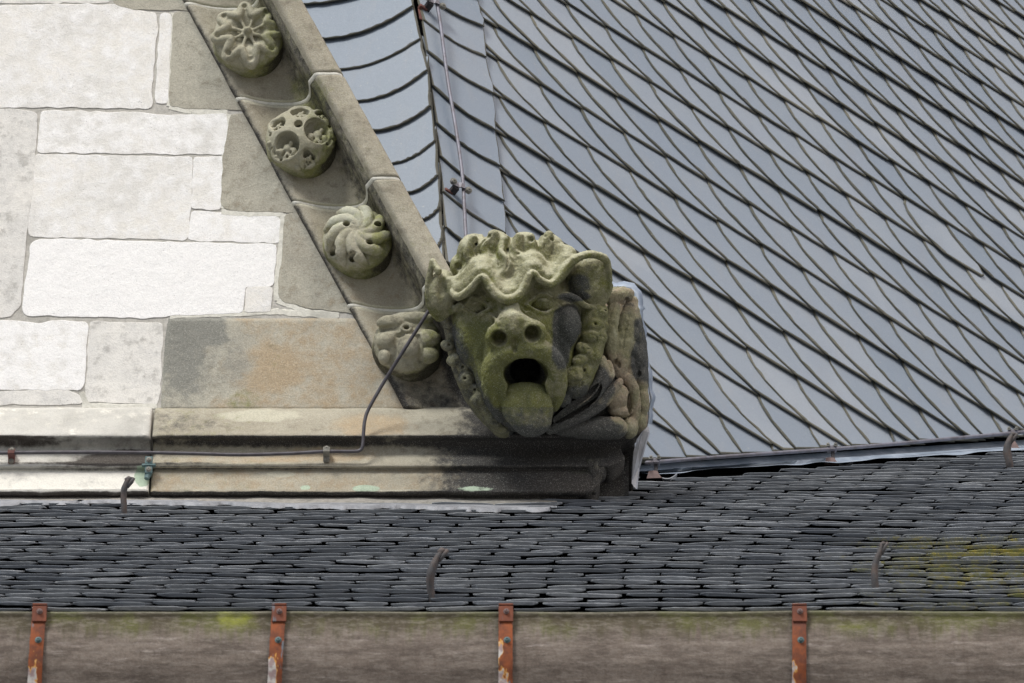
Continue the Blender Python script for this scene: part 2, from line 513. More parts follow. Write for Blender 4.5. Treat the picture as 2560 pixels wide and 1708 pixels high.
def gutter_mat():
    n = NT('weathered_brown_gutter', .8, .25)
    x, y, z = n.xyz()
    h = n.attr('down')                       # 0 at the rim, 1 at the bottom
    st = n.noise(10, 6, .7, n.mapping((.55, 1, 3.2))); fine = n.noise(140, 4, .75); v = n.noise(9, 4, .6, n.mapping((5, 1, .25)))
    c = n.mix(n.ramp(st, .38, .62), lin(132, 121, 111), lin(102, 92, 84))
    c = n.mix(n.ramp(n.noise(14, 6, .7, n.mapping((.5, 1, 4.5))), .56, .72, 0, .75), c, lin(178, 168, 160))
    c = n.mix(n.ramp(v, .5, .75, 0, .4), c, lin(92, 78, 68))
    mo = n.ramp(n.math('ADD', h, n.math('MULTIPLY', n.math('SUBTRACT', v, .5), .6)), .12, .42, 1, 0)
    c = n.mix(n.math('MULTIPLY', mo, .9), c, n.mix(n.ramp(n.noise(7, 4, .6), .42, .62), lin(76, 70, 50), lin(92, 94, 48)))
    gr = n.math('MULTIPLY', n.ramp(n.noise(3.6, 3, .6), .6, .7), n.ramp(h, .3, .05))
    c = n.mix(gr, c, lin(142, 146, 60))
    rim = n.ramp(h, -.02, .035, 1, 0)
    c = n.mix(n.math('MULTIPLY', rim, .7), c, lin(136, 138, 122))
    c = n.mix(n.ramp(fine, .3, .7, .35, 0), c, lin(60, 54, 48))
    c = n.mix(n.ramp(n.noise(60, 5, .75, n.mapping((.5, 1, 1.6))), .45, .65, 0, .3), c, lin(160, 152, 142))
    return n.done(c, n.bump(n.math('ADD', fine, st), .5, .003))
M['gutter'] = gutter_mat()

def rust_strap():
    n = NT('rusted_painted_strap', .8, .3)
    h = n.attr('down'); s_ = n.attr('side')
    oi = n.t.nodes.new('ShaderNodeObjectInfo'); va = n.t.nodes.new('ShaderNodeVectorMath'); va.operation = 'ADD'
    mr = n.t.nodes.new('ShaderNodeVectorMath'); mr.operation = 'SCALE'; mr.inputs[0].default_value = (3, 5, 7); n.L(oi.outputs['Random'], mr.inputs['Scale'])
    n.L(n.co, va.inputs[0]); n.L(mr.outputs[0], va.inputs[1]); n.co = va.outputs[0]
    nz = n.noise(26, 4, .65)
    c = n.mix(n.ramp(nz, .35, .65), lin(140, 78, 46), lin(98, 60, 46))
    c = n.mix(n.ramp(h, .2, .02, 0, .6), c, lin(112, 70, 58))
    k = n.math('ADD', h, n.math('MULTIPLY', n.math('SUBTRACT', n.noise(34, 3, .5, n.mapping((1, 1, .5))), .5), 1.3))
    k2 = n.math('SUBTRACT', k, n.math('MULTIPLY', s_, .35))
    c = n.mix(n.ramp(k2, .60, .66), c, lin(214, 160, 84))
    c = n.mix(n.ramp(k2, .64, .70), c, n.mix(n.ramp(n.noise(40, 3), .4, .6), lin(196, 192, 186), lin(160, 140, 138)))
    c = n.mix(n.ramp(n.noise(22, 3, .5, n.mapping((2, 1, .4))), .64, .7), c, lin(112, 118, 124))
    return n.done(c, n.bump(nz, .4, .002))
M['strap'] = rust_strap()

def cpx(P, y=None):
    q = np.asarray(P) - CAM
    z = q @ FW
    return 1280 + (q @ RT) / z * FPX, 854 - (q @ UP) / z * FPX

# ------------------------------------------------------------------ street level far below (lights the undersides)
def ground():
    n = NT('pale_paving', .9, .2)
    c = n.mix(n.ramp(n.noise(.6, 5), .35, .65), (.24, .235, .225, 1), (.18, .175, .17, 1))
    m = n.done(c, n.bump(n.noise(8, 4), .3, .01))
    g = 400; z = CAM[2] - 1.6
    xs = np.linspace(-g, g, 41)
    V = [(x, y, z) for x in xs for y in xs]
    o = mesh_obj('ground', V, grid_faces(41, 41), m)
    tag(o, 'pale paved square far below the eaves', 'ground', None, 'structure')
ground()

# ------------------------------------------------------------------ lower roof (old slates) plane
PITCH = R(32.2)
LR_P = at(1280, 1286, -.14)
LR_S = np.array([0, math.cos(PITCH), math.sin(PITCH)])      # up the slope
LR_N = np.array([0, -math.sin(PITCH), math.cos(PITCH)])
LR_P = LR_P + 0
def lrs(px, py):      # slope coordinate of a photo pixel on the lower roof
    p = onplane(px, py, LR_P, LR_N); return p, float((p - LR_P) @ LR_S)
EAVE_S = lrs(1280, 1549)[1]

def lower_roof():
    root = empty('lower_slate_roof', LR_P + LR_S * EAVE_S, 'dark lean-to roof of old slates spotted with yellow lichen, above the brown gutter', 'roof')
    top_s = 2.6
    n_c = 27
    e = -EAVE_S / n_c
    rows = int((top_s - EAVE_S) / e)
    drift = .0
    mb = MB()
    W = .215
    for r in range(rows):
        s0 = EAVE_S + e * r
        # exposure seen shrinks slowly, columns drift a little, as in old work
        drift += .0015 if r < 9 else .008 + .010 * min(1, (r - 9) / 12)
        xoff = (W / 2 if r % 2 else 0) + drift % W
        row_dz = random.uniform(-.0008, .0018)
        edges = [-2.6 + W * q + xoff + random.uniform(-.009, .009) for q in range(25)]
        for xa, xb in zip(edges[:-1], edges[1:]):
            if s0 > .25 and xb < .2: continue      # hidden behind the gable wall
            x, w = xa, xb - xa
            th = random.uniform(.0082, .0122)
            if s0 > .1:
                ix, iy = proj(np.array([x + w / 2, LR_P[1], LR_P[2]]) + LR_S * s0 + LR_N * .03)
                if ix > 1590 and iy < 1203 - .087 * (ix - 1636): continue
            g = random.uniform(.002, .010) + (.012 if random.random() < .12 else 0)
            x0, x1 = x + g / 2, x + w - g / 2
            ang = random.uniform(-.004, .004)
            jit = random.uniform(-.006, .006)
            lift = random.uniform(0, .0026) + row_dz
            nseg = 12
            c0, c1 = random.uniform(.012, .034), random.uniform(.012, .034)
            Vb = []; Vt = []; 
            ph = random.uniform(0, 100)
            for i in range(nseg + 1):
                u = i / nseg
                xx = x0 + (x1 - x0) * u
                dl = xx - x0; dr = x1 - xx
                cut = 0.0; thin = 1.0
                if dl < c0: q = 1 - dl / c0; cut += .013 * q * q; thin = 1 - .55 * q
                if dr < c1: q = 1 - dr / c1; cut += .013 * q * q; thin = min(thin, 1 - .55 * q)
                rag = .0012 * math.sin(u * 9 + ph) + random.uniform(-.0012, .0012)
                ss = s0 + jit + ang * (u - .5) * 4 * .5 + cut + rag
                tw = (u - .5) * ang * 1.2
                hb = .0228 + lift + tw + .0005 * math.sin(u * 5 + ph * 2)
                t_ = th * thin * (1 + .06 * math.sin(u * 13 + ph * 3))
                p = LR_P + np.array([xx, 0, 0]) - np.array([LR_P[0], 0, 0])
                Vb.append(p + LR_S * (ss + .0015) + LR_N * (hb + (th - t_) * .4))
                Vt.append((p, ss, hb + (th - t_) * .4 + t_))
            V = list(Vb)
            V += [p + LR_S * (ss - .0005) + LR_N * (h - .0010) for p, ss, h in Vt]
            V += [p + LR_S * (ss + .0015) + LR_N * h for p, ss, h in Vt]
            ln = e * 2.25
            V += [p + LR_S * (s0 + ln) + LR_N * .002 for p, ss, h in Vt]
            F = []; Mi = []
            n1 = nseg + 1
            for i in range(nseg):
                F.append((i, i + 1, n1 + i + 1, n1 + i)); Mi.append(1)
                F.append((n1 + i, n1 + i + 1, 2 * n1 + i + 1, 2 * n1 + i)); Mi.append(1)
                F.append((2 * n1 + i, 2 * n1 + i + 1, 3 * n1 + i + 1, 3 * n1 + i)); Mi.append(0)
            F.append((0, n1, 2 * n1, 3 * n1)); Mi.append(1)
            F.append((nseg, 4 * n1 - 1, 3 * n1 - 1, 2 * n1 - 1)); Mi.append(1)
            cx_ = (x0 + x1) / 2
            lich = max(0, min(.68, (cx_ - .1) * .45)) * (1 if s0 < -1.2 else max(0, 1 - (s0 + 1.2) / .9))
            lich = lich * random.uniform(.55, 1.1) - random.uniform(0, .08)
            mb.add(V, F, Mi, tone=min(1, max(0, random.gauss(.42, .38))), lich=max(0, lich))
    mb.build('slates', [M['old'], M['old_rim']], root)
    # dark boarding underneath
    a = LR_P + LR_S * (EAVE_S - .0) ; 
    V = []
    for xx in (-2.6, 2.7):
        for s_ in (EAVE_S + .02, top_s):
            for h in (-.03, .0):
                V.append(np.array([xx, LR_P[1], LR_P[2]]) + LR_S * s_ + LR_N * h)
    mesh_obj('roof_boarding', V, [(0, 1, 3, 2), (4, 6, 7, 5), (0, 4, 5, 1), (2, 3, 7, 6), (1, 5, 7, 3), (0, 2, 6, 4)], M['slate_in'], root)
lower_roof()

# ------------------------------------------------------------------ gutter and straps
EAVE = LR_P + LR_S * EAVE_S
GUT_Y = EAVE[1] - .022
def gutter():
    top = at(1280, 1533, GUT_Y - .0)
    root = empty('eaves_gutter', (0, GUT_Y, top[2] - .24), 'weathered brown metal eaves gutter with mossy rim running along the foot of the slates', 'gutter')
    prof = []
    R_ = .34
    for i in range(5):                              # rolled rim
        a = R(150 - i * 45); prof.append((.004 - .008 * math.cos(a) * -1, .0 + .008 * math.sin(a)))
    prof = [(.03, -.004), (.012, .003), (.003, .006), (-.004, .003), (-.006, -.004), (-.002, -.009)]
    for i in range(1, 26):
        t = i / 25
        y = .0 - .012 * math.sin(math.pi * min(1, t * 1.6)) + .0 + (.05 * max(0, t - .5) ** 1.6 * 3.2)
        prof.append((y, -.009 - .30 * t))
    for i in range(1, 8): prof.append((.14 + .02 * i, -.315 + i * .001))
    nx = 260
    xs = np.linspace(-2.4, 2.4, nx)
    V = []; dn = []
    for x in xs:
        for (dy, dz) in prof:
            V.append((x, GUT_Y + dy, top[2] + dz)); dn.append(max(0, -dz) / .22)
    V = np.array(V)
    V[:, 1] += .004 * vnoise(V, 2.5, 3) + .0012 * vnoise(V, 14, 4)
    V[:, 2] += .0018 * vnoise(V * np.array([1, 0, 0]), 5, 8)
    F = grid_faces(nx, len(prof))
    mesh_obj('gutter_trough', V, F, M['gutter'], root, attrs={'down': dn}, smooth=True)
    mb = MB()
    mb.tube([(-2.4, GUT_Y + .02, top[2] - .01), (2.4, GUT_Y + .02, top[2] - .01)], .006, 8)
    mb.build('inner_rim', M['zinc'], root)
    return top
GT = gutter()

def gutter_bracket(px, label, lean, tone):
    p = at(px, 1540, GUT_Y - .012)
    x0 = p[0]; zt = GT[2]
    root = empty('gutter_bracket', (x0, GUT_Y - .01, zt - .1), label, 'bracket', 'rusty straps holding the gutter')
    w = .038; t = .004
    prof = [(.05, -.002), (.02, .012), (.004, .014), (-.012, .010), (-.0165, .0)]
    for i in range(1, 22):
        tt = i / 25
        y = -.012 * math.sin(math.pi * min(1, tt * 1.6)) + (.05 * max(0, tt - .5) ** 1.6 * 3.2)
        prof.append((y - .0065 - .0045, -.009 - .30 * tt))
    V = []; dn = []; sd = []
    n = len(prof)
    K = 6
    for q, (dy, dz) in enumerate(prof):
        for k in range(K):
            u = k / (K - 1) - .5
            xx = u * w * (1 + .03 * math.sin(q * 1.3)) + lean * (-dz)
            V.append((xx + x0, GUT_Y + dy - (.0012 if 0 < k < K - 1 else 0), zt + dz))
            dn.append(max(0, -dz) / .25 + tone); sd.append(u + .5)
    for q, (dy, dz) in enumerate(prof):
        for k in (0, K - 1):
            u = k / (K - 1) - .5
            V.append((u * w + lean * (-dz) + x0, GUT_Y + dy + t, zt + dz)); dn.append(max(0, -dz) / .25 + tone); sd.append(u + .5)
    F = []
    for q in range(n - 1):
        for k in range(K - 1):
            F.append((q * K + k, (q + 1) * K + k, (q + 1) * K + k + 1, q * K + k + 1))
        b = n * K
        F.append((q * K, b + q * 2, b + q * 2 + 2, (q + 1) * K))
        F.append((q * K + K - 1, (q + 1) * K + K - 1, b + q * 2 + 3, b + q * 2 + 1))
    mesh_obj('strap', V, F, M['strap'], root, attrs={'down': dn, 'side': sd})
    # folded clip over the rim
    mb = MB()
    mb.box((x0 + .001, GUT_Y - .0205, zt - .012), (w * 1.04, .005, .046), bev=.4)
    mb.box((x0 + .001, GUT_Y + .004, zt + .0175), (w * 1.04, .05, .005), bev=.4)
    mb.A = {'down': [.02 + .0] * len(mb.V), 'side': [.5] * len(mb.V)}
    c = mb.build('clip', M['strap'], root)
    for dz, r, dx in ((-.006, .0055, .002), (-.092, .0062, .004)):
        b = MB(); b.bolt((x0 + dx + lean * (-dz), GUT_Y - (.0232 if dz > -.02 else .0235), zt + dz), (0, -1, .0), r, .009)
        b.build('bolt', M['verdm'] if dz < -.05 else M['brn'], root)
gutter_bracket(98, 'orange rusted gutter strap with white paint on its left edge, leftmost on the gutter', -.03, .02)
gutter_bracket(697, 'bright orange gutter strap with white lower end, second from left on the gutter', -.04, .06)
gutter_bracket(1264, 'rusted gutter strap with yellowed paint, third from left, directly below the gargoyle head', 0, .03)
gutter_bracket(1998, 'dark red rusted gutter strap beside a light green moss patch, rightmost on the gutter', -.02, -.08)

# ------------------------------------------------------------------ gable wall
RK = (444.0, 441.0 + 0)      # groove line of the raking cornice at the wall: through (444,0) and (996,1022)
def groove_x(py): return 444.0 + .5405 * py
WY = 0.0
wall_root = empty('gable_wall', at(300, 1240, 0.1), 'white limestone and beige sandstone block gable wall left of the carved raking cornice', 'wall')

def wall():
    # mortar bed that everything sits in, one thick trapezoid
    poly = [(-400, -500), (206, -500), (1036, 1080), (1400, 1080), (1400, 1262), (-400, 1262)]
    V = [at(x, y, .0) for x, y in poly]
    zb = V[-1][2]
    V = V + [v + np.array([0, .5, 0]) for v in V]
    n = len(poly)
    F = [list(range(n))[::-1], list(range(n, 2 * n))] + [(i, (i + 1) % n, n + (i + 1) % n, n + i) for i in range(n)]
    mesh_obj('wall_core', V, F, M['mort'], wall_root)
    k = 1.0894
    # display-pixel outlines (photo seen at 2350 wide); white blocks
    white = [
        [(-90, 16), (280, 12), (300, 26), (357, 30), (360, 60), (351, 150), (346, 246), (-90, 242)],
        [(-90, -120), (250, -120), (250, 4), (-90, 6)],
        [(369, 32), (391, 33), (390, 90), (382, 238), (357, 236), (364, 140)],
        [(-90, 250), (70, 255), (85, 262), (76, 400), (58, 560), (44, 700), (24, 726), (-90, 724)],
        [(96, 256), (345, 262), (360, 268), (520, 262), (517, 352), (88, 348)],
        [(83, 357), (440, 362), (438, 440), (430, 540), (424, 548), (70, 541), (66, 530)],
        [(447, 362), (512, 362), (504, 480), (441, 477)],
        [(440, 487), (640, 500), (638, 556), (432, 549)],
        [(74, 556), (90, 550), (632, 564), (625, 656), (560, 656), (556, 716), (392, 722), (370, 728), (62, 722), (52, 712)],
        [(566, 662), (622, 660), (620, 716), (564, 714)],
        [(-90, 738), (60, 740), (90, 746), (120, 738), (196, 740), (200, 748), (192, 880), (184, 894), (-90, 890)],
        [(208, 740), (372, 744), (366, 900), (360, 926), (198, 920), (204, 800)],
        [(-90, 902), (150, 896), (184, 908), (190, 926), (-90, 928)],
    ]
    gx = lambda y: groove_x(y * k) / k
    sand = [
        [(255, -140), (gx(-140) + 20, -140), (gx(22) + 20, 22), (395, 22), (300, 18), (262, 6)],
        [(401, 30), (gx(30) + 20, 30), (gx(248) + 20, 250), (440, 246), (390, 242), (394, 140)],
        [(530, 262), (gx(262) + 20, 262), (gx(484) + 20, 486), (520, 480), (509, 470), (514, 362)],
        [(656, 492), (gx(492) + 20, 492), (gx(716) + 20, 718), (700, 704), (650, 690), (638, 676), (648, 600)],
        [(382, 740), (395, 730), (gx(726) + 22, 732), (gx(938) + 30, 942), (370, 938), (366, 930), (374, 800)],
    ]
    def block(mb, poly, tone, push, col):
        pts = []
        n = len(poly)
        P = [np.array(p, float) * k for p in poly]
        for i in range(n):
            a, b = P[i], P[(i + 1) % n]
            L = np.linalg.norm(b - a); m = max(2, int(L / 7))
            for j in range(m):
                u = j / m
                p = a + (b - a) * u
                rag = 2.6 * vnoise([[p[0] * .05, p[1] * .05, tone * 9]], 1, 5)[0] + 2.2 * random.uniform(-1, 1) * (random.random() < .5)
                nn = nrm(np.array([b[1] - a[1], a[0] - b[0]]))
                pts.append(p + nn * rag)
        # round the corners by relaxing twice
        A = np.array(pts)
        for _ in range(1): A = .5 * A + .25 * (np.roll(A, 1, 0) + np.roll(A, -1, 0))
        c = A.mean(0)
        rings = []
        # inset along local normals
        T = np.roll(A, -1, 0) - np.roll(A, 1, 0); Nn = np.stack([-T[:, 1], T[:, 0]], 1); Nn /= np.linalg.norm(Nn, axis=1)[:, None] + 1e-9
        area = .5 * np.sum(A[:, 0] * np.roll(A[:, 1], -1) - np.roll(A[:, 0], -1) * A[:, 1])
        if area < 0: Nn = -Nn
        V = []
        for ins, y in ((-3.2, .003), (-3.0, -.6 * push), (-2.6, -.9 * push), (-1.8, -push)):
            for p, nn in zip(A, Nn):
                q = p + nn * ins
                V.append(at(q[0], q[1], y))
        m = len(A); F = []
        for r in range(3):
            for i in range(m):
                F.append((r * m + i, r * m + (i + 1) % m, (r + 1) * m + (i + 1) % m, (r + 1) * m + i))
        if area < 0: F = [f[::-1] for f in F]
        F.append([3 * m + i for i in range(m)] if area > 0 else [3 * m + i for i in range(m)][::-1])
        V = np.array(V)
        px, py = cpx(V)
        mb.add(V, F, 0, pale=col[0], soot=col[1], moss=col[2], warm=col[3])
    mbw, mbs = MB(), MB()
    tones = [(.45, .1), (.3, .2), (.5, .1), (0, .30), (.5, .1), (.45, .1), (.5, .0), (.6, .1), (.9, 0), (.4, .1), (.6, .05), (0.05, .28), (.3, .2)]
    for i, p in enumerate(white): block(mbw, p, i * .37, random.uniform(.0016, .0032), (tones[i][0], tones[i][1], 0, 0))
    mbw.build('limestone_blocks', M['lime'], wall_root)
    st = [(0, .1, .0, .0), (0, .05, .0, .2), (0, .1, 0, .25), (0, .25, .15, .3), (0, .0, .0, .45)]
    for i, p in enumerate(sand):
        if i < 4: block(mbs, p, i * .7, .003, st[i])
    mbs.build('sandstone_blocks', M['sand'], wall_root)
    # the long stained corner block, a fine grid so its stains have shape
    nx, nz = 150, 70
    V = []; 
    for i in range(nx):
        u = i / (nx - 1)
        for j in range(nz):
            v = j / (nz - 1)
            y = 796 + (1022 - 796) * v
            xl = 416 - 14 * v + (6 * (1 - v) ** 8 if v < .2 else 0); xr = groove_x(y) + 26
            x = xl + (xr - xl) * u
            edge = min(u * (xr - xl), (y - 796), (1022 - y) + 3)
            V.append(at(x + random.uniform(-.8, .8) * (edge < 2), y, -.008 + .007 * max(0, 1 - edge / 7) ** 2))
    V = np.array(V); V[:, 1] += .0012 * fbm(V, 12, 4)
    px, py = cpx(V)
    soot = .95 * sstep(590, 540, px) * sstep(870, 850, py) + .55 * sstep(540, 470, px) + .5 * spot(px, py, 520, 900, 120, 90)
    verd = .0 * px
    moss = .28 * spot(px, py, 690, 905, 30, 70, .8) + .4 * spot(px, py, 610, 1010, 50, 40)
    warm = .55 + .3 * spot(px, py, 640, 920, 120, 60) - soot
    mesh_obj('corner_block', V, grid_faces(nx, nz), M['sand'], wall_root, attrs={'soot': soot * .75, 'moss': moss, 'warm': warm, 'verd': verd}, smooth=True)
    # pale repointing between white and sandstone blocks
    for line in ([(401, 30), (394, 140), (388, 244), (440, 256), (522, 258)], [(524, 262), (515, 362), (508, 478)], [(508, 486), (570, 492), (650, 490), (645, 560), (636, 660), (636, 690), (700, 716), (778, 724)],
                 [(390, 726), (480, 722), (640, 716), (775, 727)], [(188, 930), (240, 934), (360, 932)], [(186, 900), (200, 928)]):
        pts = [np.array(q) * k for q in line]; mbp = MB()
        for a, b in zip(pts[:-1], pts[1:]):
            d = nrm(b - a); nn = np.array([-d[1], d[0]])
            w = 10
            m = max(2, int(np.linalg.norm(b - a) / 12)); V = []
            for j in range(m + 1):
                p = a + (b - a) * j / m
                for s_, y in ((-1, .002), (-.6, -.0016), (.6, -.0016), (1, .002)):
                    q = p + nn * s_ * (w + random.uniform(-3.5, 3)); V.append(at(q[0], q[1], y - random.uniform(0, .0006)))
            mbp.add(V, [tuple(f) for f in grid_faces(m + 1, 4)], 0)
        mbp.build('pale_pointing', M['mortp'], wall_root)
wall()

# ------------------------------------------------------------------ raking cornice with four bosses
r_dir = nrm(at(444 - 540.5, -1000, 0) - at(444, 0, 0))       # up the rake
r_dir[1] = 0; r_dir = nrm(r_dir)
nq = np.array([r_dir[2], 0, -r_dir[0]])
RO = at(444, 0, 0)
def qp(px0, p):
    """perpendicular coordinate of the edge that crosses photo row 0 at px0, standing p in front of the wall"""
    P = at(px0, 0, -p); return float((P - RO) @ nq), p
prof_r = [qp(436, -.004), qp(440, -.030), qp(449, -.034), qp(455, .002), qp(460, .022), qp(474, .028), qp(486, .022)]
for px0, p in ((505, .006), (530, -.006), (560, -.012), (590, -.012), (615, -.004), (632, .014), (646, .045), (655, .085), (662, .13)):
    prof_r.append(qp(px0, p))
prof_r += [qp(684, .172), qp(688, .182), qp(694, .186), qp(720, .188), qp(744, .188), qp(752, .184), qp(755, .17)]
q_out = prof_r[-1][0]
prof_r += [(q_out + .002, .12), (q_out, .0), (q_out - .01, -.2), (q_out - .2, -.25)]
rk_root = empty('raking_cornice', at(900, 900, 0), 'beige stone raking cornice sloping down the gable edge, set with round carved bosses', 'cornice')

def dense(prof, step):
    out = []
    for a, b in zip(prof[:-1], prof[1:]):
        a = np.array(a); b = np.array(b); m = max(1, int(np.linalg.norm(b - a) / step))
        for j in range(m): out.append(a + (b - a) * j / m)
    out.append(np.array(prof[-1])); A = np.array(out)
    B = A.copy(); B[1:-1] = .5 * A[1:-1] + .25 * (A[:-2] + A[2:]); return B

def rake_sweep(zs, inset, step=.006):
    pr = dense(prof_r, step)
    V = []
    for z, ins in zs:
        for q, p in pr:
            B = RO + nq * q
            s_ = (z - B[2]) / r_dir[2]
            P = B + r_dir * s_
            V.append((P[0], -(p - ins), z))
    V = np.array(V).reshape(len(zs), len(pr), 3)
    return V, pr

def raking():
    joints = [(574, 243), (718, 503), (850, 760)]
    zj = [at(x, y, -.03)[2] for x, y in joints]
    dz = zj[0] - zj[1]
    zj = [zj[0] + 2 * dz, zj[0] + dz * .93] + zj + [at(1030, 1030, -.0)[2]]
    for bi in range(len(zj) - 1):
        z1, z0 = zj[bi] - .005, zj[bi + 1] + .005
        m = int((z1 - z0) / .007)
        zs = [(z1, .010), (z1 - .001, .004)] + [(z1 - .004 - (z1 - z0 - .008) * j / m, 0) for j in range(m + 1)] + [(z0 + .001, .004), (z0, .010)]
        V, pr = rake_sweep(zs, 0)
        sh = V.shape; P = V.reshape(-1, 3)
        nz_ = .0022 * fbm(P, 16, 20 + bi) + .001 * fbm(P, 60, 3)
        ch = np.clip(fbm(P, 30, 9) - .25, 0, 1)
        P[:, 1] += nz_ + .004 * ch * (np.tile(pr[:, 1], sh[0]) > .18)
        P[:, 0] += .002 * fbm(P, 20, 31) 
        px, py = cpx(P)
        q = np.tile(np.arange(sh[1]), sh[0]); 
        qq = np.tile(pr[:, 0], sh[0]); pp = np.tile(pr[:, 1], sh[0])
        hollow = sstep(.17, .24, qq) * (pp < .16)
        soot = .55 * hollow + .25 * sstep(760, 900, py) * hollow + .5 * sstep(820, 1000, py) * sstep(900, 1010, px)  # shade of the hollow painted in, plus soot towards the gargoyle
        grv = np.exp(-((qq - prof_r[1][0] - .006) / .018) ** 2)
        soot = soot + .75 * grv + .6 * spot(px, py, 1085, 690, 22, 22)  # dark line painted along the groove as its shade
        moss = .42 * hollow + .25 * (pp > .16) + .35 * spot(px, py, 760, 250, 60, 60)
        zz = P[:, 2]
        pale = .95 * sstep(.014, .004, np.abs(zz - (z0 - .0))) * (qq > .03) * (pp < .05) * (1 if bi < 4 else 0) + .8 * sstep(.02, .008, np.abs(zz - z1)) * (qq > .03) * (bi > 1) * (pp < .05)
        warm = .35 * sstep(430, 700, py) * (qq < .2)
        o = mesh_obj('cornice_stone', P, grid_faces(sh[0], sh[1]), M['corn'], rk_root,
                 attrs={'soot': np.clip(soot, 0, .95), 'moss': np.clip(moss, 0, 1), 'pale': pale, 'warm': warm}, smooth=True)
    mbm = MB()
    for z in zj[1:-1]:
        V, pr = rake_sweep([(z + .007, .007), (z + .005, .0035), (z + .002, .0028), (z - .002, .0030), (z - .005, .0038), (z - .007, .007)], 0)
        P = V.reshape(-1, 3); P[:, 1] += .0016 * fbm(P, 50, 2); P[:, 0] -= .0025
        mbm = MB(); mbm.add(P, [tuple(f) for f in grid_faces(V.shape[0], V.shape[1])], 0)
        mbm.build('mortar_joint', M['mortp'], rk_root, smooth=True)
raking()

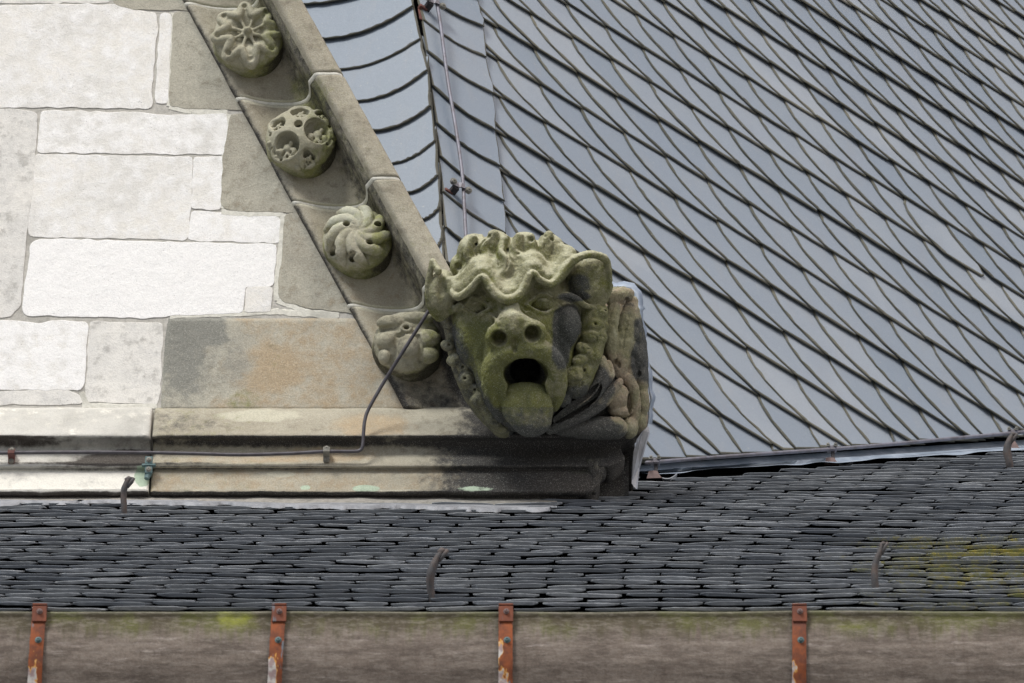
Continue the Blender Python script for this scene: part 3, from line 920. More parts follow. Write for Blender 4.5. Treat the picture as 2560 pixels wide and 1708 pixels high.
def boss(kind, px, py, rad, label, seed, attrs):
    """carved stone boss, axis pointing out of the wall"""
    yb = .006
    h = .0026
    Rr = rad
    F_ = Field((-Rr * 1.25, -.03, -Rr * 1.25), (Rr * 1.25, .20, Rr * 1.25), h)
    D = .085
    # drum: side visible from below; carved cap on top
    F_.ell((0, .0, 0), (Rr, D * 1.15, Rr))
    F_.ell((0, D * .55, 0), (Rr * .97, D * .62, Rr * .97), .01)
    rng = random.Random(seed)
    cap = lambda r: F_.front(0, 0) * 0 + D * .55 + D * .62 * math.sqrt(max(0, 1 - (r / (Rr * .97)) ** 2))
    pt = lambda r, a, o=0: (r * math.cos(a), cap(r) + o, r * math.sin(a))
    if kind == 1:      # frilled rosette
        F_.ell((0, D * 1.18 + .035, 0), (Rr * .86, .062, Rr * .86), .006, True)
        n = 8
        a2_ = [(math.pi / 2 - .6 + 2 * math.pi * i) / n for i in range(n)]
        pts = []
        for i in range(161):
            a = 2 * math.pi * i / 160
            r = Rr * (.74 + .17 * math.sin(n * a + .6) + .04 * math.sin(3 * a))
            pts.append((r * math.cos(a), cap(Rr * .72) + .002 - .006 * math.cos(n * a) * 0 , r * math.sin(a)))
        F_.tube([(p[0], cap(math.hypot(p[0], p[2])) + .004, p[2]) for p in pts], .0135, .006, smooth=False)
        for i in range(n):
            a = 2 * math.pi * (i + .5) / n + .1
            F_.tube([(0, .085, 0), (Rr * .35 * math.cos(a), .088, Rr * .35 * math.sin(a)), pt(Rr * .64, a, -.004)], [.008, .005, .009], .008)
            a2 = a + math.pi / n
            a3 = a2_[i]
            F_.ell(pt(Rr * .86, a3, .002), (.022, .016, .022), .004)
            F_.ell(pt(Rr * .84, a3, .020), (.011, .014, .011), .003, True)
        F_.ell((0, .098, 0), (.0135, .02, .0135), .006)
    elif kind == 2:    # leaves looping round open rings
        F_.ell((0, D * .9, 0), (Rr * .8, .05, Rr * .8), .02)
        cs = [(-.36, -.42, .40), (.46, -.02, .44), (-.02, .60, .30), (-.62, .24, .25), (.22, -.74, .22), (.58, .60, .22), (-.05, .12, .13)]
        sf = lambda x, z, o=0: (x, cap(min(math.hypot(x, z), Rr * .95)) + o, z)
        for cx, cz, rr in cs:
            c = np.array(sf(cx * Rr, cz * Rr, .012))
            F_.ell(c, (rr * Rr * .9, .040, rr * Rr * .9), .004, True)
        for cx, cz, rr in cs:
            pts = []
            for i in range(25):
                a = 2 * math.pi * i / 24; k_ = 1 + .09 * math.sin(3 * a + cx * 9)
                pts.append(sf(cx * Rr + rr * k_ * Rr * math.cos(a), cz * Rr + rr * k_ * Rr * math.sin(a), .004))
            F_.tube(pts, .0070, .003, smooth=False)
            if rr < .2: continue
            # a ragged three-lobed leaf hangs inside each ring
            for dx, dz, q in ((0, -.55, .34), (-.42, -.30, .26), (.42, -.34, .28), (0, -.1, .3), (.25, .2, .18)):
                F_.ell(sf((cx + dx * rr) * Rr, (cz + dz * rr) * Rr, -.006), (q * rr * Rr, .012, q * rr * Rr * 1.1), .003)
            for dx, dz in ((-.2, -.42), (.22, -.45), (0, -.75)):
                F_.ell(sf((cx + dx * rr) * Rr, (cz + dz * rr) * Rr, .004), (.0042, .012, .0052), .002, True)
        for i in range(14):
            a = rng.uniform(0, 6.28); r = rng.uniform(.78, .98) * Rr
            F_.ell(sf(r * math.cos(a), r * math.sin(a), 0), (.010, .010, .007), .003)
            a += .2; F_.ell(sf(r * math.cos(a), r * math.sin(a), .004), (.0055, .012, .0055), .002, True)
    elif kind == 3:    # whirling leaves
        n = 9
        for i in range(n):
            a0 = 2 * math.pi * i / n + .2
            p = [pt(Rr * (.06 + .17 * j), a0 + .30 * j - .008 * j * j, (.012 if j < 5 else .002)) for j in range(6)]
            F_.tube(p, [.007, .014, .0185, .021, .019, .010], .003, sy=.9)
        for i in range(n):
            a0 = 2 * math.pi * (i + .5) / n + .2
            p = [pt(Rr * (.16 + .17 * j), a0 + .30 * j + .28, .014) for j in range(5)]
            F_.tube(p, [.002, .004, .0055, .006, .006], .003, True)
        for (x, z) in ((-.30, .17), (.56, .18), (.34, -.40), (-.12, -.72), (-.66, -.50)):
            F_.ell((x * Rr, cap(math.hypot(x, z) * Rr) + .004, z * Rr), (.013, .045, .011), .003, True)
    else:              # folded lobed leaves with an eyelet
        for (cx, cz, rx, rz) in ((-.58, -.12, .30, .26), (.05, -.30, .42, .36), (.55, -.05, .36, .30), (-.45, .48, .42, .22), (.25, .62, .5, .2), (-.62, -.55, .2, .24), (.6, -.5, .3, .25)):
            r0 = min(math.hypot(cx, cz), .9) * Rr
            F_.ell((cx * Rr, cap(r0) - .004, cz * Rr), (rx * Rr, .026, rz * Rr), .004)
        for ln in ([(-.95, .30), (-.5, .26), (-.25, .18)], [(-.26, .15), (-.3, -.4), (-.45, -.8)], [(.1, .25), (.5, .28), (.9, .3)], [(.3, -.05), (.36, -.35), (.4, -.7)]):
            F_.tube([(x * Rr, cap(min(math.hypot(x, z), .95) * Rr) + .006, z * Rr) for x, z in ln], .0095, .004, True)
        c = [( -.02 * Rr + .015 * math.cos(t), cap(.2 * Rr) + .006, .22 * Rr + .012 * math.sin(t)) for t in np.linspace(0, 6.3, 13)]
        F_.tube(c, .006, .004, smooth=False); F_.ell((-.02 * Rr, cap(.2 * Rr) + .004, .22 * Rr), (.009, .03, .007), .002, True)
        F_.ell((-.2 * Rr, cap(.1 * Rr) + .006, .02 * Rr), (.016, .022, .014), .004, True)
    P, Q = F_.mesh()
    # local (x, out, z) -> world (x, -out, z)
    zoff = P.copy()
    W = np.stack([P[:, 0], -P[:, 1], P[:, 2]], 1)
    Q = Q[:, ::-1].copy() if False else Q
    dn = .0016 * fbm(W, 55, seed) + .0022 * fbm(W, 18, seed + 5)
    W2, N = displace(W, Q, dn)
    c = at(px, py, -.075)
    W2 = W2 + np.array([c[0], -yb, c[2]])
    x, z = P[:, 0] / Rr, P[:, 2] / Rr; o = P[:, 1]
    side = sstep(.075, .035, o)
    soot = attrs[0] + .55 * side * sstep(.2, -.6, z) + .5 * side * sstep(.0, .9, x) - .35 * sstep(.0, .03, N[:, 2] * .03 + .0)  # shading in the colour: darker lower and right sides, lighter tops
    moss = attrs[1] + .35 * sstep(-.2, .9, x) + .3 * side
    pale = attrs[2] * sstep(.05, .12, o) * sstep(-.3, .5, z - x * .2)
    ob = mesh_obj('carved_boss', W2, Q, M['boss'], rk_root, attrs={'soot': np.clip(soot, 0, 1), 'moss': np.clip(moss, 0, 1), 'pale': np.clip(pale, 0, 1)}, smooth=True)
    ob['label'] = label
boss(1, 620, 88, .121, 'round boss carved as a frilled many-petalled rosette with a centre knob', 3, (.05, .22, .3))
boss(2, 752, 340, .119, 'round boss carved with leaves looping round open rings', 5, (.05, .22, .3))
boss(3, 894, 592, .118, 'round boss carved as whirling leaves with deep triangular holes', 8, (.1, .3, .7))
boss(4, 1018, 850, .115, 'round boss of folded leaves, toned dark for shade, partly behind the gargoyle', 9, (.42, .2, .1))  # dark tone paints the shade this boss lies in

# ------------------------------------------------------------------ horizontal cornice
def hcornice():
    root = empty('string_cornice', at(800, 1235, -.05), 'moulded stone string cornice, whitewashed at left, bare and sooty black towards the gargoyle', 'cornice')
    rows = [(1018, .004), (1021, -.006), (1024, -.020), (1040, -.042), (1060, -.064), (1078, -.082), (1086, -.092), (1091, -.094), (1095, -.088),
            (1098, -.066), (1104, -.052), (1112, -.046), (1122, -.046), (1132, -.050), (1142, -.058), (1152, -.070), (1160, -.082), (1166, -.086), (1169, -.080),
            (1172, -.064), (1176, -.062), (1180, -.070), (1188, -.074), (1200, -.078), (1215, -.084), (1226, -.090), (1231, -.092), (1236, -.084), (1241, -.060), (1250, -.054), (1262, -.052)]
    prof = [(y, at(1280, r, y)[2]) for r, y in rows]
    pr = dense(prof, .005)
    def piece(name, pxa, pxb, mat, white, ends):
        nx = int((pxb - pxa) / 5)
        V = []
        for i in range(nx + 1):
            u = i / nx
            for j, (y, z) in enumerate(pr):
                x0 = at(pxa, 1100, -.06)[0]; x1 = at(pxb, 1100, -.06)[0]
                if not white:      # the return at the right end follows the moulding
                    d = -y
                    x1 = at(1586, 1100, -.06)[0] + (d - .09) * 1.0
                    f_ = (prof[0][1] - z) / (prof[0][1] - prof[-1][1])
                    x1 -= .10 * sstep(.55, .75, f_) + .06 * sstep(.8, 1.0, f_)
                x = x0 + (x1 - x0) * u
                e = min(i, nx - i) if white or i < nx / 2 else 9
                e = i if not white else nx - i
                V.append((x, y + (.006 if e == 0 else .002 if e == 1 else 0), z))
        V = np.array(V)
        xs = V[:, 0].copy()
        rag = fbm(V, 9, 3)
        V[:, 1] += .0028 * fbm(V, 7, 12) + .0014 * fbm(V, 40, 14) + .004 * np.clip(fbm(V, 24, 15) - .3, 0, 1)
        V[:, 2] += .0016 * fbm(V, 10, 19)
        low = sstep(prof[25][1], prof[28][1], V[:, 2])
        V[:, 2] += (.006 * fbm(V, 26, 23)) * low
        px, py = cpx(V)
        j = np.tile(np.arange(len(pr)), nx + 1)
        row = np.tile(np.interp(pr[:, 1][::-1], [p[1] for p in prof][::-1], [r for r, _ in rows][::-1])[::-1], nx + 1)
        if white:
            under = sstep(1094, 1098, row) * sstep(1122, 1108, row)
            soot = .35 * sstep(1092, 1098, row) * sstep(1150, 1120, row) + .9 * spot(px, row, 290, 1150, 110, 17, .5) + .75 * spot(px, row, 330, 1137, 60, 12, .5) + .85 * sstep(1226, 1236, row) + .7 * np.exp(-((row - 1158) / 4) ** 2) + .45 * spot(px, row, 50, 1105, 90, 12, .5)  # shade painted under the slab; fillet line and lower edge darker; spots are stains
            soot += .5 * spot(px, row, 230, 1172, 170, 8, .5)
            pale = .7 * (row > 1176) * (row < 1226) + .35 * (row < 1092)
            at_ = {'soot': soot * .95, 'pale': pale, 'verd': .9 * spot(px, row, 355, 1192, 20, 26, .4), 'moss': .2 * (row > 1230)}
        else:
            k = sstep(980, 1320, px + 120 * sstep(1100, 1094, row) * -1)
            kk = sstep(930, 1260, px)
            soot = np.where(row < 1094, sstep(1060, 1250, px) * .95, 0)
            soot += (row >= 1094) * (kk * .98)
            soot += .55 * sstep(1093, 1098, row) * sstep(1128, 1106, row) + .8 * np.exp(-((row - 1171) / 3.5) ** 2) * sstep(1000, 800, px) + .6 * np.exp(-((row - 1158) / 4) ** 2) * sstep(640, 500, px)  # shadow under the slab and in the groove laid on as colour
            soot += .9 * sstep(1229, 1236, row)  # darker along the lower edge
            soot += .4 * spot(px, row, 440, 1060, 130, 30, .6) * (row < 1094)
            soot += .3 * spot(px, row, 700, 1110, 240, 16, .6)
            warm = .75 * spot(px, row, 930, 1065, 110, 35, .6) + .6 * spot(px, row, 820, 1135, 150, 26, .6) + .5 * spot(px, row, 560, 1150, 160, 12, .5) + .45 * (row > 1176)
            pale = .6 * spot(px, row, 640, 1040, 90, 14, .5) + .35 * spot(px, row, 800, 1040, 260, 30, .6) + .9 * np.exp(-((row - 1226) / 4) ** 2) * sstep(380, 480, px) * sstep(1440, 1300, px) * (.6 + .4 * fbm(V, 5, 77)) + .8 * spot(px, row, 700, 1185, 40, 8)
            verd = spot(px, row, 763, 1219, 13, 6, .3) + spot(px, row, 915, 1222, 34, 9, .4) + .6 * spot(px, row, 1190, 1222, 60, 7, .5)
            moss = .3 * (row < 1094) * sstep(800, 600, px) + .25 * (row > 1094) * sstep(900, 600, px) + .7 * spot(px, row, 1455, 1180, 40, 6)
            at_ = {'soot': np.clip(soot, 0, 1), 'warm': warm, 'pale': np.clip(pale * (1 - .0), 0, 1), 'verd': verd, 'moss': moss}
        n_ = len(pr)
        F = grid_faces(nx + 1, n_, flip=True)
        Vl = V.tolist(); Fl = [tuple(f) for f in F]
        b = len(Vl)
        for side in (0, nx):       # end return: runs back into the wall
            m0 = side * n_
            for j_ in range(n_): v = V[m0 + j_]; Vl.append((v[0] + (0 if side == 0 else .0), .45, v[2]))
            bb = b if side == 0 else b + n_
            for j_ in range(n_ - 1):
                q = (m0 + j_, m0 + j_ + 1, bb + j_ + 1, bb + j_)
                Fl.append(q if side else q[::-1])
        for kx in at_:
            a = np.asarray(at_[kx], float)
            at_[kx] = np.concatenate([a, a[:n_], a[-n_:]])
        o = mesh_obj(name, Vl, Fl, mat, root, attrs=at_)
        o.data.polygons.foreach_set('use_smooth', np.ones(len(Fl), bool))
        return o
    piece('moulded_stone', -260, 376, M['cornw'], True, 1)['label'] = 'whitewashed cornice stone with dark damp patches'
    piece('moulded_stone', 382, 1590, M['corn'], False, 1)['label'] = 'bare cornice stone, sooty black at right'
    # mortar fillet under the cornice and the lead apron on the slates
    mb = MB()
    nx = 240; V = []; F = []
    xs = np.linspace(-260, 1392, nx)
    for i, x in enumerate(xs):
        w = 3.5 * vnoise([[x * .02, 0, 0]], 1, 3)[0]
        for row, y in ((1240, -.050), (1246 + w * .5, -.075), (1254 + w, -.095), (1263 + w, -.112)):
            V.append(at(x, row + max(0, (x - 900)) * .014, y))
    mesh_obj('mortar_fillet', V, grid_faces(nx, 4, flip=True), M['mortd'], root, smooth=True)
    V = []
    for i, x in enumerate(xs):
        w = 2.2 * vnoise([[x * .011, 3, 0]], 1, 13)[0]; w2 = 3.0 * vnoise([[x * .014, 7, 0]], 1, 17)[0] + 1.5 * vnoise([[x * .07, 2, 0]], 1, 5)[0]; tp = 9 * sstep(1330, 1392, x)
        ex = max(0, (x - 500)) * .019 - 4 * (x < 500)
        for row, off in ((1276 + w + ex * .8, .022), (1284 + w + ex, .027), (1288 + w2 * 1.3 + ex - tp, .029), (1289 + w2 * 1.3 + ex - tp, .022)):
            p, s_ = lrs(x, row)
            V.append(p + LR_N * off * 1.4)
    mesh_obj('lead_apron', V, grid_faces(nx, 4, flip=True), M['apron'], root, smooth=True)
hcornice()

# ------------------------------------------------------------------ gargoyle (distance-field sculpture in picture units of the head)
US = 1 / (2.529 * FPX) * (DIST - .42)        # metres per sculpting unit at the head's distance
HC = (700.0, 850.0)
HP = at(1020 + HC[0] / 2.529, 540 + HC[1] / 2.529, -.26)
AX = np.array([RT, -FW, -UP])                # sculpt x -> right, y -> towards the viewer, z (down) -> down
def to_world(P):
    Q = (P - np.array([HC[0], 0, HC[1]])) * US
    return HP + Q[:, :1] * AX[0] + Q[:, 1:2] * AX[1] + Q[:, 2:3] * AX[2]
# the sculpt frame (x right, y to viewer, z down) is right-handed: right x viewer = down? keep face order by check in export

def export(F_, name, mat, parent, attrfn, n1=3.2, n2=2.0, seed=0):
    P, Q = F_.mesh()
    W = to_world(P)
    dn = (n1 * fbm(P / 60.0, 1, seed) + n2 * fbm(P / 22.0, 1, seed + 3) + n2 * .7 * fbm(P / 10., 1, seed + 6)) * US
    W2, N = displace(W, Q, dn)
    cen = W.mean(0)
    if np.mean(np.einsum('ij,ij->i', N, W - cen)) < 0:
        Q = Q[:, ::-1].copy(); W2 = W + N * -dn[:, None]; N = -N
    Nv = np.stack([N @ RT, N @ -FW, N @ UP], 1)      # facing right, viewer-side, upwards
    at_ = attrfn(P[:, 0], P[:, 1], P[:, 2], Nv, W2)
    return mesh_obj(name, W2, Q, mat, parent, attrs=at_, smooth=True)

def head_field():
    f = Field((70, -560, 40), (1340, 560, 1440), 6.0)
    # skull, jaw, neck running back into the corner
    f.ell((660, -10, 640), (385, 300, 330))
    f.ell((1060, -60, 680), (150, 130, 330), 60)
    f.ell((715, 30, 1040), (285, 270, 330), 90)
    f.tube([(720, -60, 850), (730, -330, 1010), (740, -560, 1130)], [310, 300, 300], 60)
    # face planes
    f.ell((690, 150, 860), (280, 230, 320), 110)          # muzzle root
    f.ell((385, 70, 760), (90, 150, 190), 80)              # left cheek
    f.ell((1010, 120, 700), (88, 150, 140), 36)            # right cheekbone
    f.ell((960, 120, 930), (85, 130, 190), 60)
    f.ell((725, 225, 1040), (235, 190, 210), 80)
    # crest (hair) mass with lumps along the top
    f.ell((640, 20, 350), (350, 215, 235), 40)
    for c, r in (((425, 70, 225), 115), ((548, 95, 185), 98), ((738, 105, 200), 104), ((888, 80, 215), 104), ((950, 40, 300), 92), ((345, 40, 315), 84), ((640, 120, 340), 150)):
        f.ell(c, (r, r * 1.15, r), 22)
    f.ell((652, 150, 120), (24, 200, 66), 18, True)
    f.ell((488, 130, 108), (18, 160, 32), 14, True)
    f.ell((815, 150, 122), (20, 160, 40), 16, True)
    # wavy locks, deepest near the top
    for ln, r in (([(545, 110), (480, 190), (505, 270), (445, 350)], 26), ([(610, 150), (590, 230), (640, 300), (590, 385)], 26),
                  ([(700, 130), (672, 220), (735, 290), (690, 370)], 26), ([(775, 130), (800, 210), (768, 280), (800, 335)], 22),
                  ([(890, 120), (850, 200), (882, 270), (855, 330)], 26), ([(410, 140), (372, 225), (392, 295), (345, 370)], 26), ([(962, 205), (968, 270), (930, 320)], 22)):
        f.draw(ln, r, 4, 16)
    for ln in ([(522, 115), (448, 200), (468, 285), (405, 350), (390, 400)], [(578, 130), (548, 222), (578, 300), (530, 365)],
               [(652, 165), (628, 245), (685, 320), (650, 395)], [(738, 115), (728, 205), (768, 280), (738, 340)],
               [(830, 135), (822, 225), (842, 300), (824, 350)], [(928, 160), (908, 235), (925, 290), (895, 345)], [(345, 240), (335, 300), (305, 360)],
               [(470, 120), (420, 200), (436, 270), (385, 330)], [(612, 215), (640, 270), (618, 340)], [(868, 140), (865, 210), (880, 240)]):
        f.draw(ln, [7] + [11] * (len(ln) - 2) + [6], 3, 9, True)
    for (x, z, r) in ((505, 128, 18), (318, 318, 26), (778, 150, 18), (908, 150, 15), (560, 325, 14), (868, 128, 12), (700, 240, 12), (455, 300, 12)):
        f.ell((x, f.front(x, z) - 2, z), r, 6, True)
    # eye sockets and brow recess under the band
    f.ell((430, 335, 555), (98, 104, 62), 26, True)
    f.ell((850, 355, 540), (116, 112, 66), 26, True)
    f.ell((508, 330, 520), (44, 100, 56), 20, True)
    f.ell((764, 350, 480), (50, 110, 62), 20, True)
    f.ell((330, 290, 560), (60, 90, 34), 20, True); f.ell((940, 330, 480), (80, 90, 36), 20, True)
    # nose: bridge, ball, wings
    f.tube([(632, 250, 520), (640, 320, 600), (655, 392, 660), (664, 415, 715)], [66, 70, 66, 54], 40)
    f.ell((668, 392, 668), (104, 52, 58), 36)
    f.ell((572, 378, 758), (90, 70, 84), 34)
    f.ell((780, 384, 736), (94, 72, 84), 34)
    # upper lip: fat ring round the mouth, ends hanging as jowls
    f.tube([(590, 225, 1270), (545, 280, 1180), (520, 325, 1060), (528, 345, 960), (576, 362, 892), (640, 372, 868), (700, 372, 858), (760, 376, 838), (850, 368, 856), (920, 348, 925), (948, 325, 1020), (950, 290, 1110), (918, 240, 1200)],
           [40, 50, 60, 64, 64, 58, 60, 68, 70, 66, 58, 50, 40], 26)
    f.ell((672, 470, 825), (17, 80, 52), 16, True)
    # mouth
    f.ell((742, 330, 1000), (142, 330, 102), 22, True)
    f.ell((745, 300, 1110), (132, 170, 110), 24, True)
    f.tube([(742, 330, 990), (742, 0, 975), (742, -260, 985)], [100, 96, 90], 10, True)
    # nostrils: wide, opening outwards and down
    f.tube([(570, 480, 782), (582, 330, 762)], [64, 36], 8, True)
    f.tube([(790, 490, 752), (778, 340, 735)], [66, 36], 8, True)
    # folds beside the nose and down the cheeks
    f.draw([(545, 670), (485, 760), (460, 880), (458, 1000), (480, 1100)], [6, 14, 18, 16, 10], 2, 26, True)
    f.draw([(850, 680), (915, 760), (985, 860), (1018, 970), (1010, 1090)], [6, 13, 17, 15, 10], 2, 24, True)
    f.draw([(1095, 560), (1108, 660), (1070, 780), (1050, 880)], 18, 2, 16, True)
    f.draw([(470, 610), (540, 640), (572, 680)], 10, 6, 18)
    f.draw([(560, 560), (600, 590)], 8, 3, 12, True); f.draw([(720, 560), (745, 600)], 8, 3, 12, True)
    for cx, cz, rx, rz in ((432, 576, 70, 42), (852, 558, 88, 47)):
        f.ell((cx, f.front(cx, cz) + 6, cz), (rx + 16, 34, rz + 14), 14, True)
        f.ell((cx, f.front(cx, cz) - 8, cz), (rx, 44, rz), 3)
        up = [(cx - rx - 14, cz + 10), (cx - rx * .5, cz - rz * .95), (cx, cz - rz * 1.25), (cx + rx * .6, cz - rz * .8), (cx + rx + 16, cz + 14)]
        dn = [(cx - rx - 12, cz + 10), (cx - rx * .4, cz + rz * 1.05), (cx + rx * .2, cz + rz * 1.25), (cx + rx * .7, cz + rz * .8), (cx + rx + 16, cz + 14)]
        f.draw(up, 16, 12, 6); f.draw(dn, 13, 8, 6)
    # brow band: one wavy ridge from ear to ear, sloping back up into the crest
    band = [(158, 130, 292), (192, 180, 350), (232, 240, 445), (300, 290, 510), (360, 320, 494), (415, 338, 440), (470, 350, 388), (515, 365, 446), (562, 385, 502), (620, 395, 532), (690, 395, 512), (735, 380, 450), (782, 358, 362), (832, 350, 405),
            (900, 335, 432), (950, 305, 392), (1000, 270, 318), (1075, 220, 262), (1170, 160, 245), (1248, 120, 275)]
    rb = [20, 22, 24, 26, 25, 23, 22, 24, 28, 30, 28, 23, 21, 22, 24, 25, 24, 23, 22, 20]
    f.tube([(a, b - 60, c - 36) for a, b, c in band[3:17]], 46, 24)
    f.tube([(a, b - 125, c - 60) for a, b, c in band[3:17]], 74, 36)
    f.tube(band, rb, 12)
    # ears: broad shallow flaps
    f.ell((215, 60, 490), (100, 140, 155), 20)
    f.tube([(154, 130, 290), (130, 130, 400), (128, 110, 540), (165, 95, 620), (200, 90, 652), (262, 120, 606), (330, 170, 570)], [20, 20, 22, 20, 18, 22, 24], 16)
    f.ell((212, 265, 450), (52, 110, 115), 30, True)
    f.ell((225, 265, 560), (60, 90, 60), 30, True)
    f.ell((1150, 10, 405), (138, 120, 180), 26)
    f.ell((1215, 10, 330), (75, 90, 95), 20)
    f.ell((1235, 20, 290), (44, 70, 44), 12)
    f.tube([(1040, 225, 285), (1110, 180, 248), (1190, 140, 242), (1252, 115, 276), (1272, 85, 360), (1278, 65, 460), (1240, 55, 545), (1190, 65, 582)], [24, 22, 20, 18, 18, 18, 18, 16], 20)
    f.tube([(1190, 65, 582), (1120, 120, 565), (1060, 165, 520), (1000, 205, 500), (930, 235, 515)], [16, 20, 22, 20, 12], 14)
    f.ell((1160, 205, 400), (80, 100, 110), 50, True)
    f.ell((1070, 225, 410), (60, 100, 70), 30, True, rot=-.5)
    return f

def curls_field():
    f = Field((170, -330, 560), (1320, 360, 1440), 6.0)
    rng = random.Random(4)
    L = [(262, 690, 40, 40), (285, 760, 34, 34), (250, 820, 50, 44), (300, 905, 60, 56), (352, 960, 70, 40), (370, 1030, 80, 54), (420, 1090, 90, 44), (452, 1165, 100, 58), (505, 1225, 100, 46), (540, 1290, 90, 56), (600, 1350, 70, 44)]
    Rr = [(1210, 622, 60, 52), (1180, 690, 90, 50), (1232, 700, 30, 38), (1160, 765, 110, 56), (1218, 775, 60, 42), (1110, 840, 150, 50), (1165, 885, 110, 56), (1085, 915, 170, 46), (1125, 975, 120, 48), (1045, 1000, 180, 62), (1095, 1050, 120, 46), (1035, 1095, 150, 50), (985, 1165, 150, 44)]
    f.tube([(300, -40, 690), (350, -20, 950), (460, 0, 1180), (600, 0, 1330)], 78, 0)
    f.tube([(1180, 10, 610), (1150, 60, 850), (1060, 100, 1070)], 88, 20)
    for x, z, y, r in L + Rr:
        a = rng.uniform(-.6, .6); q = rng.uniform(.72, 1.05)
        f.ell((x, y, z), (r * 1.1, r * 1.15, r * q), 14, rot=a)
        f.ell((x + rng.uniform(-.5, .5) * r, y + .55 * r, z + rng.uniform(-.5, .5) * r), (r * .55, r * .6, r * .45), 10, rot=a + .8)
    for x, z, y, r in L + Rr:        # chisel grooves curling over each lock
        a = rng.uniform(0, 6.28); s0 = rng.choice((-1, 1)); w = rng.uniform(.35, .9)
        pts = [(x + r * (.2 + w * t) * math.cos(a + s0 * t * 2.6), z + r * (.2 + w * t) * math.sin(a + s0 * t * 2.6)) for t in np.linspace(0, 1, 5)]
        f.draw(pts, [9, 8, 7, 6, 4], 2, 6, True)
        if rng.random() < .25: f.ell((pts[0][0], f.front(*pts[0]), pts[0][1]), (9, 20, 9), 6, True)
    return f

def tongue_field():
    f = Field((520, -60, 960), (980, 520, 1440), 6)
    f.ell((742, 180, 1120), (150, 150, 66), 0)
    f.ell((744, 285, 1165), (172, 92, 108), 50)
    f.ell((755, 345, 1225), (162, 50, 114), 40)
    f.ell((780, 340, 1300), (122, 44, 98), 46)
    f.draw([(745, 1120), (752, 1200), (768, 1300)], 9, 6, 30, True)
    return f

garg = empty('gargoyle', HP, 'mossy green stone gargoyle head with gaping mouth and hanging tongue at the gable corner', 'gargoyle')
def a_head(x, y, z, N, W):
    nz = fbm(W, 14, 5)
    up = N[:, 2]
    soot = .95 * spot(x + 16 * nz, z + 16 * nz, 1010, 690, 100, 145, .3) + .85 * spot(x, z, 965, 860, 60, 130, .4) + .75 * spot(x + 40 * nz, z - 30 * nz, 1085, 430, 80, 70, .5) + .85 * spot(x, z, 1050, 510, 110, 30, .4)
    soot += .62 * sstep(60, -30, (x - 300) - .40 * (z - 650)) * sstep(640, 720, z) * (x < 640)
    soot += .7 * sstep(1140, 1260, z) + .9 * sstep(160, 0, y) * sstep(640, 760, z)  # darker towards the chin and the back
    soot += 1.0 * spot(x, z, 742, 1000, 130, 96, .3) * (y < 250)  # inside of the mouth blackened to stand for deep shade
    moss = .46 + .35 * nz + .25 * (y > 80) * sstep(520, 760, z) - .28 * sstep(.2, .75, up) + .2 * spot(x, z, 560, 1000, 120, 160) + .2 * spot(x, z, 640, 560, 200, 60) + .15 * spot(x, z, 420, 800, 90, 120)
    pale = .42 * sstep(.1, .8, up) + .25 * nz + .3 * spot(x, z, 700, 620, 90, 60) - .3 * soot + .25 * sstep(640, 560, z)  # upward faces coloured paler, standing in for light from above
    return {'soot': np.clip(soot, 0, 1), 'moss': np.clip(moss, 0, 1), 'pale': np.clip(pale, 0, 1)}
def a_curl(x, y, z, N, W):
    l = (x < 640)
    return {'soot': .12 * fbm(W, 30, 3) + np.where(l, .5, .22 + .5 * sstep(1000, 1120, z)), 'moss': np.where(l, .15, .52), 'pale': .45 * sstep(.1, .8, N[:, 2])}  # pale on the curls' tops is top light put into the colour
def a_tong(x, y, z, N, W):
    return {'soot': np.clip(.95 * sstep(1192, 1212, z) * .52 + .7 * sstep(1290, 1420, z) + .25 * (z < 1110), 0, 1), 'moss': np.clip(.72 - .25 * sstep(1200, 1300, z), 0, 1), 'pale': 0 * x}  # mossy above the seam; lower end darkened as painted shade
hf = head_field()
export(hf, 'head', M['garg'], garg, a_head, 3.5, 4.5, 2)
export(curls_field(), 'beard_curls', M['garg'], garg, a_curl, 2.5, 2.5, 8)
export(tongue_field(), 'tongue', M['garg'], garg, a_tong, 3.0, 1.6, 12)

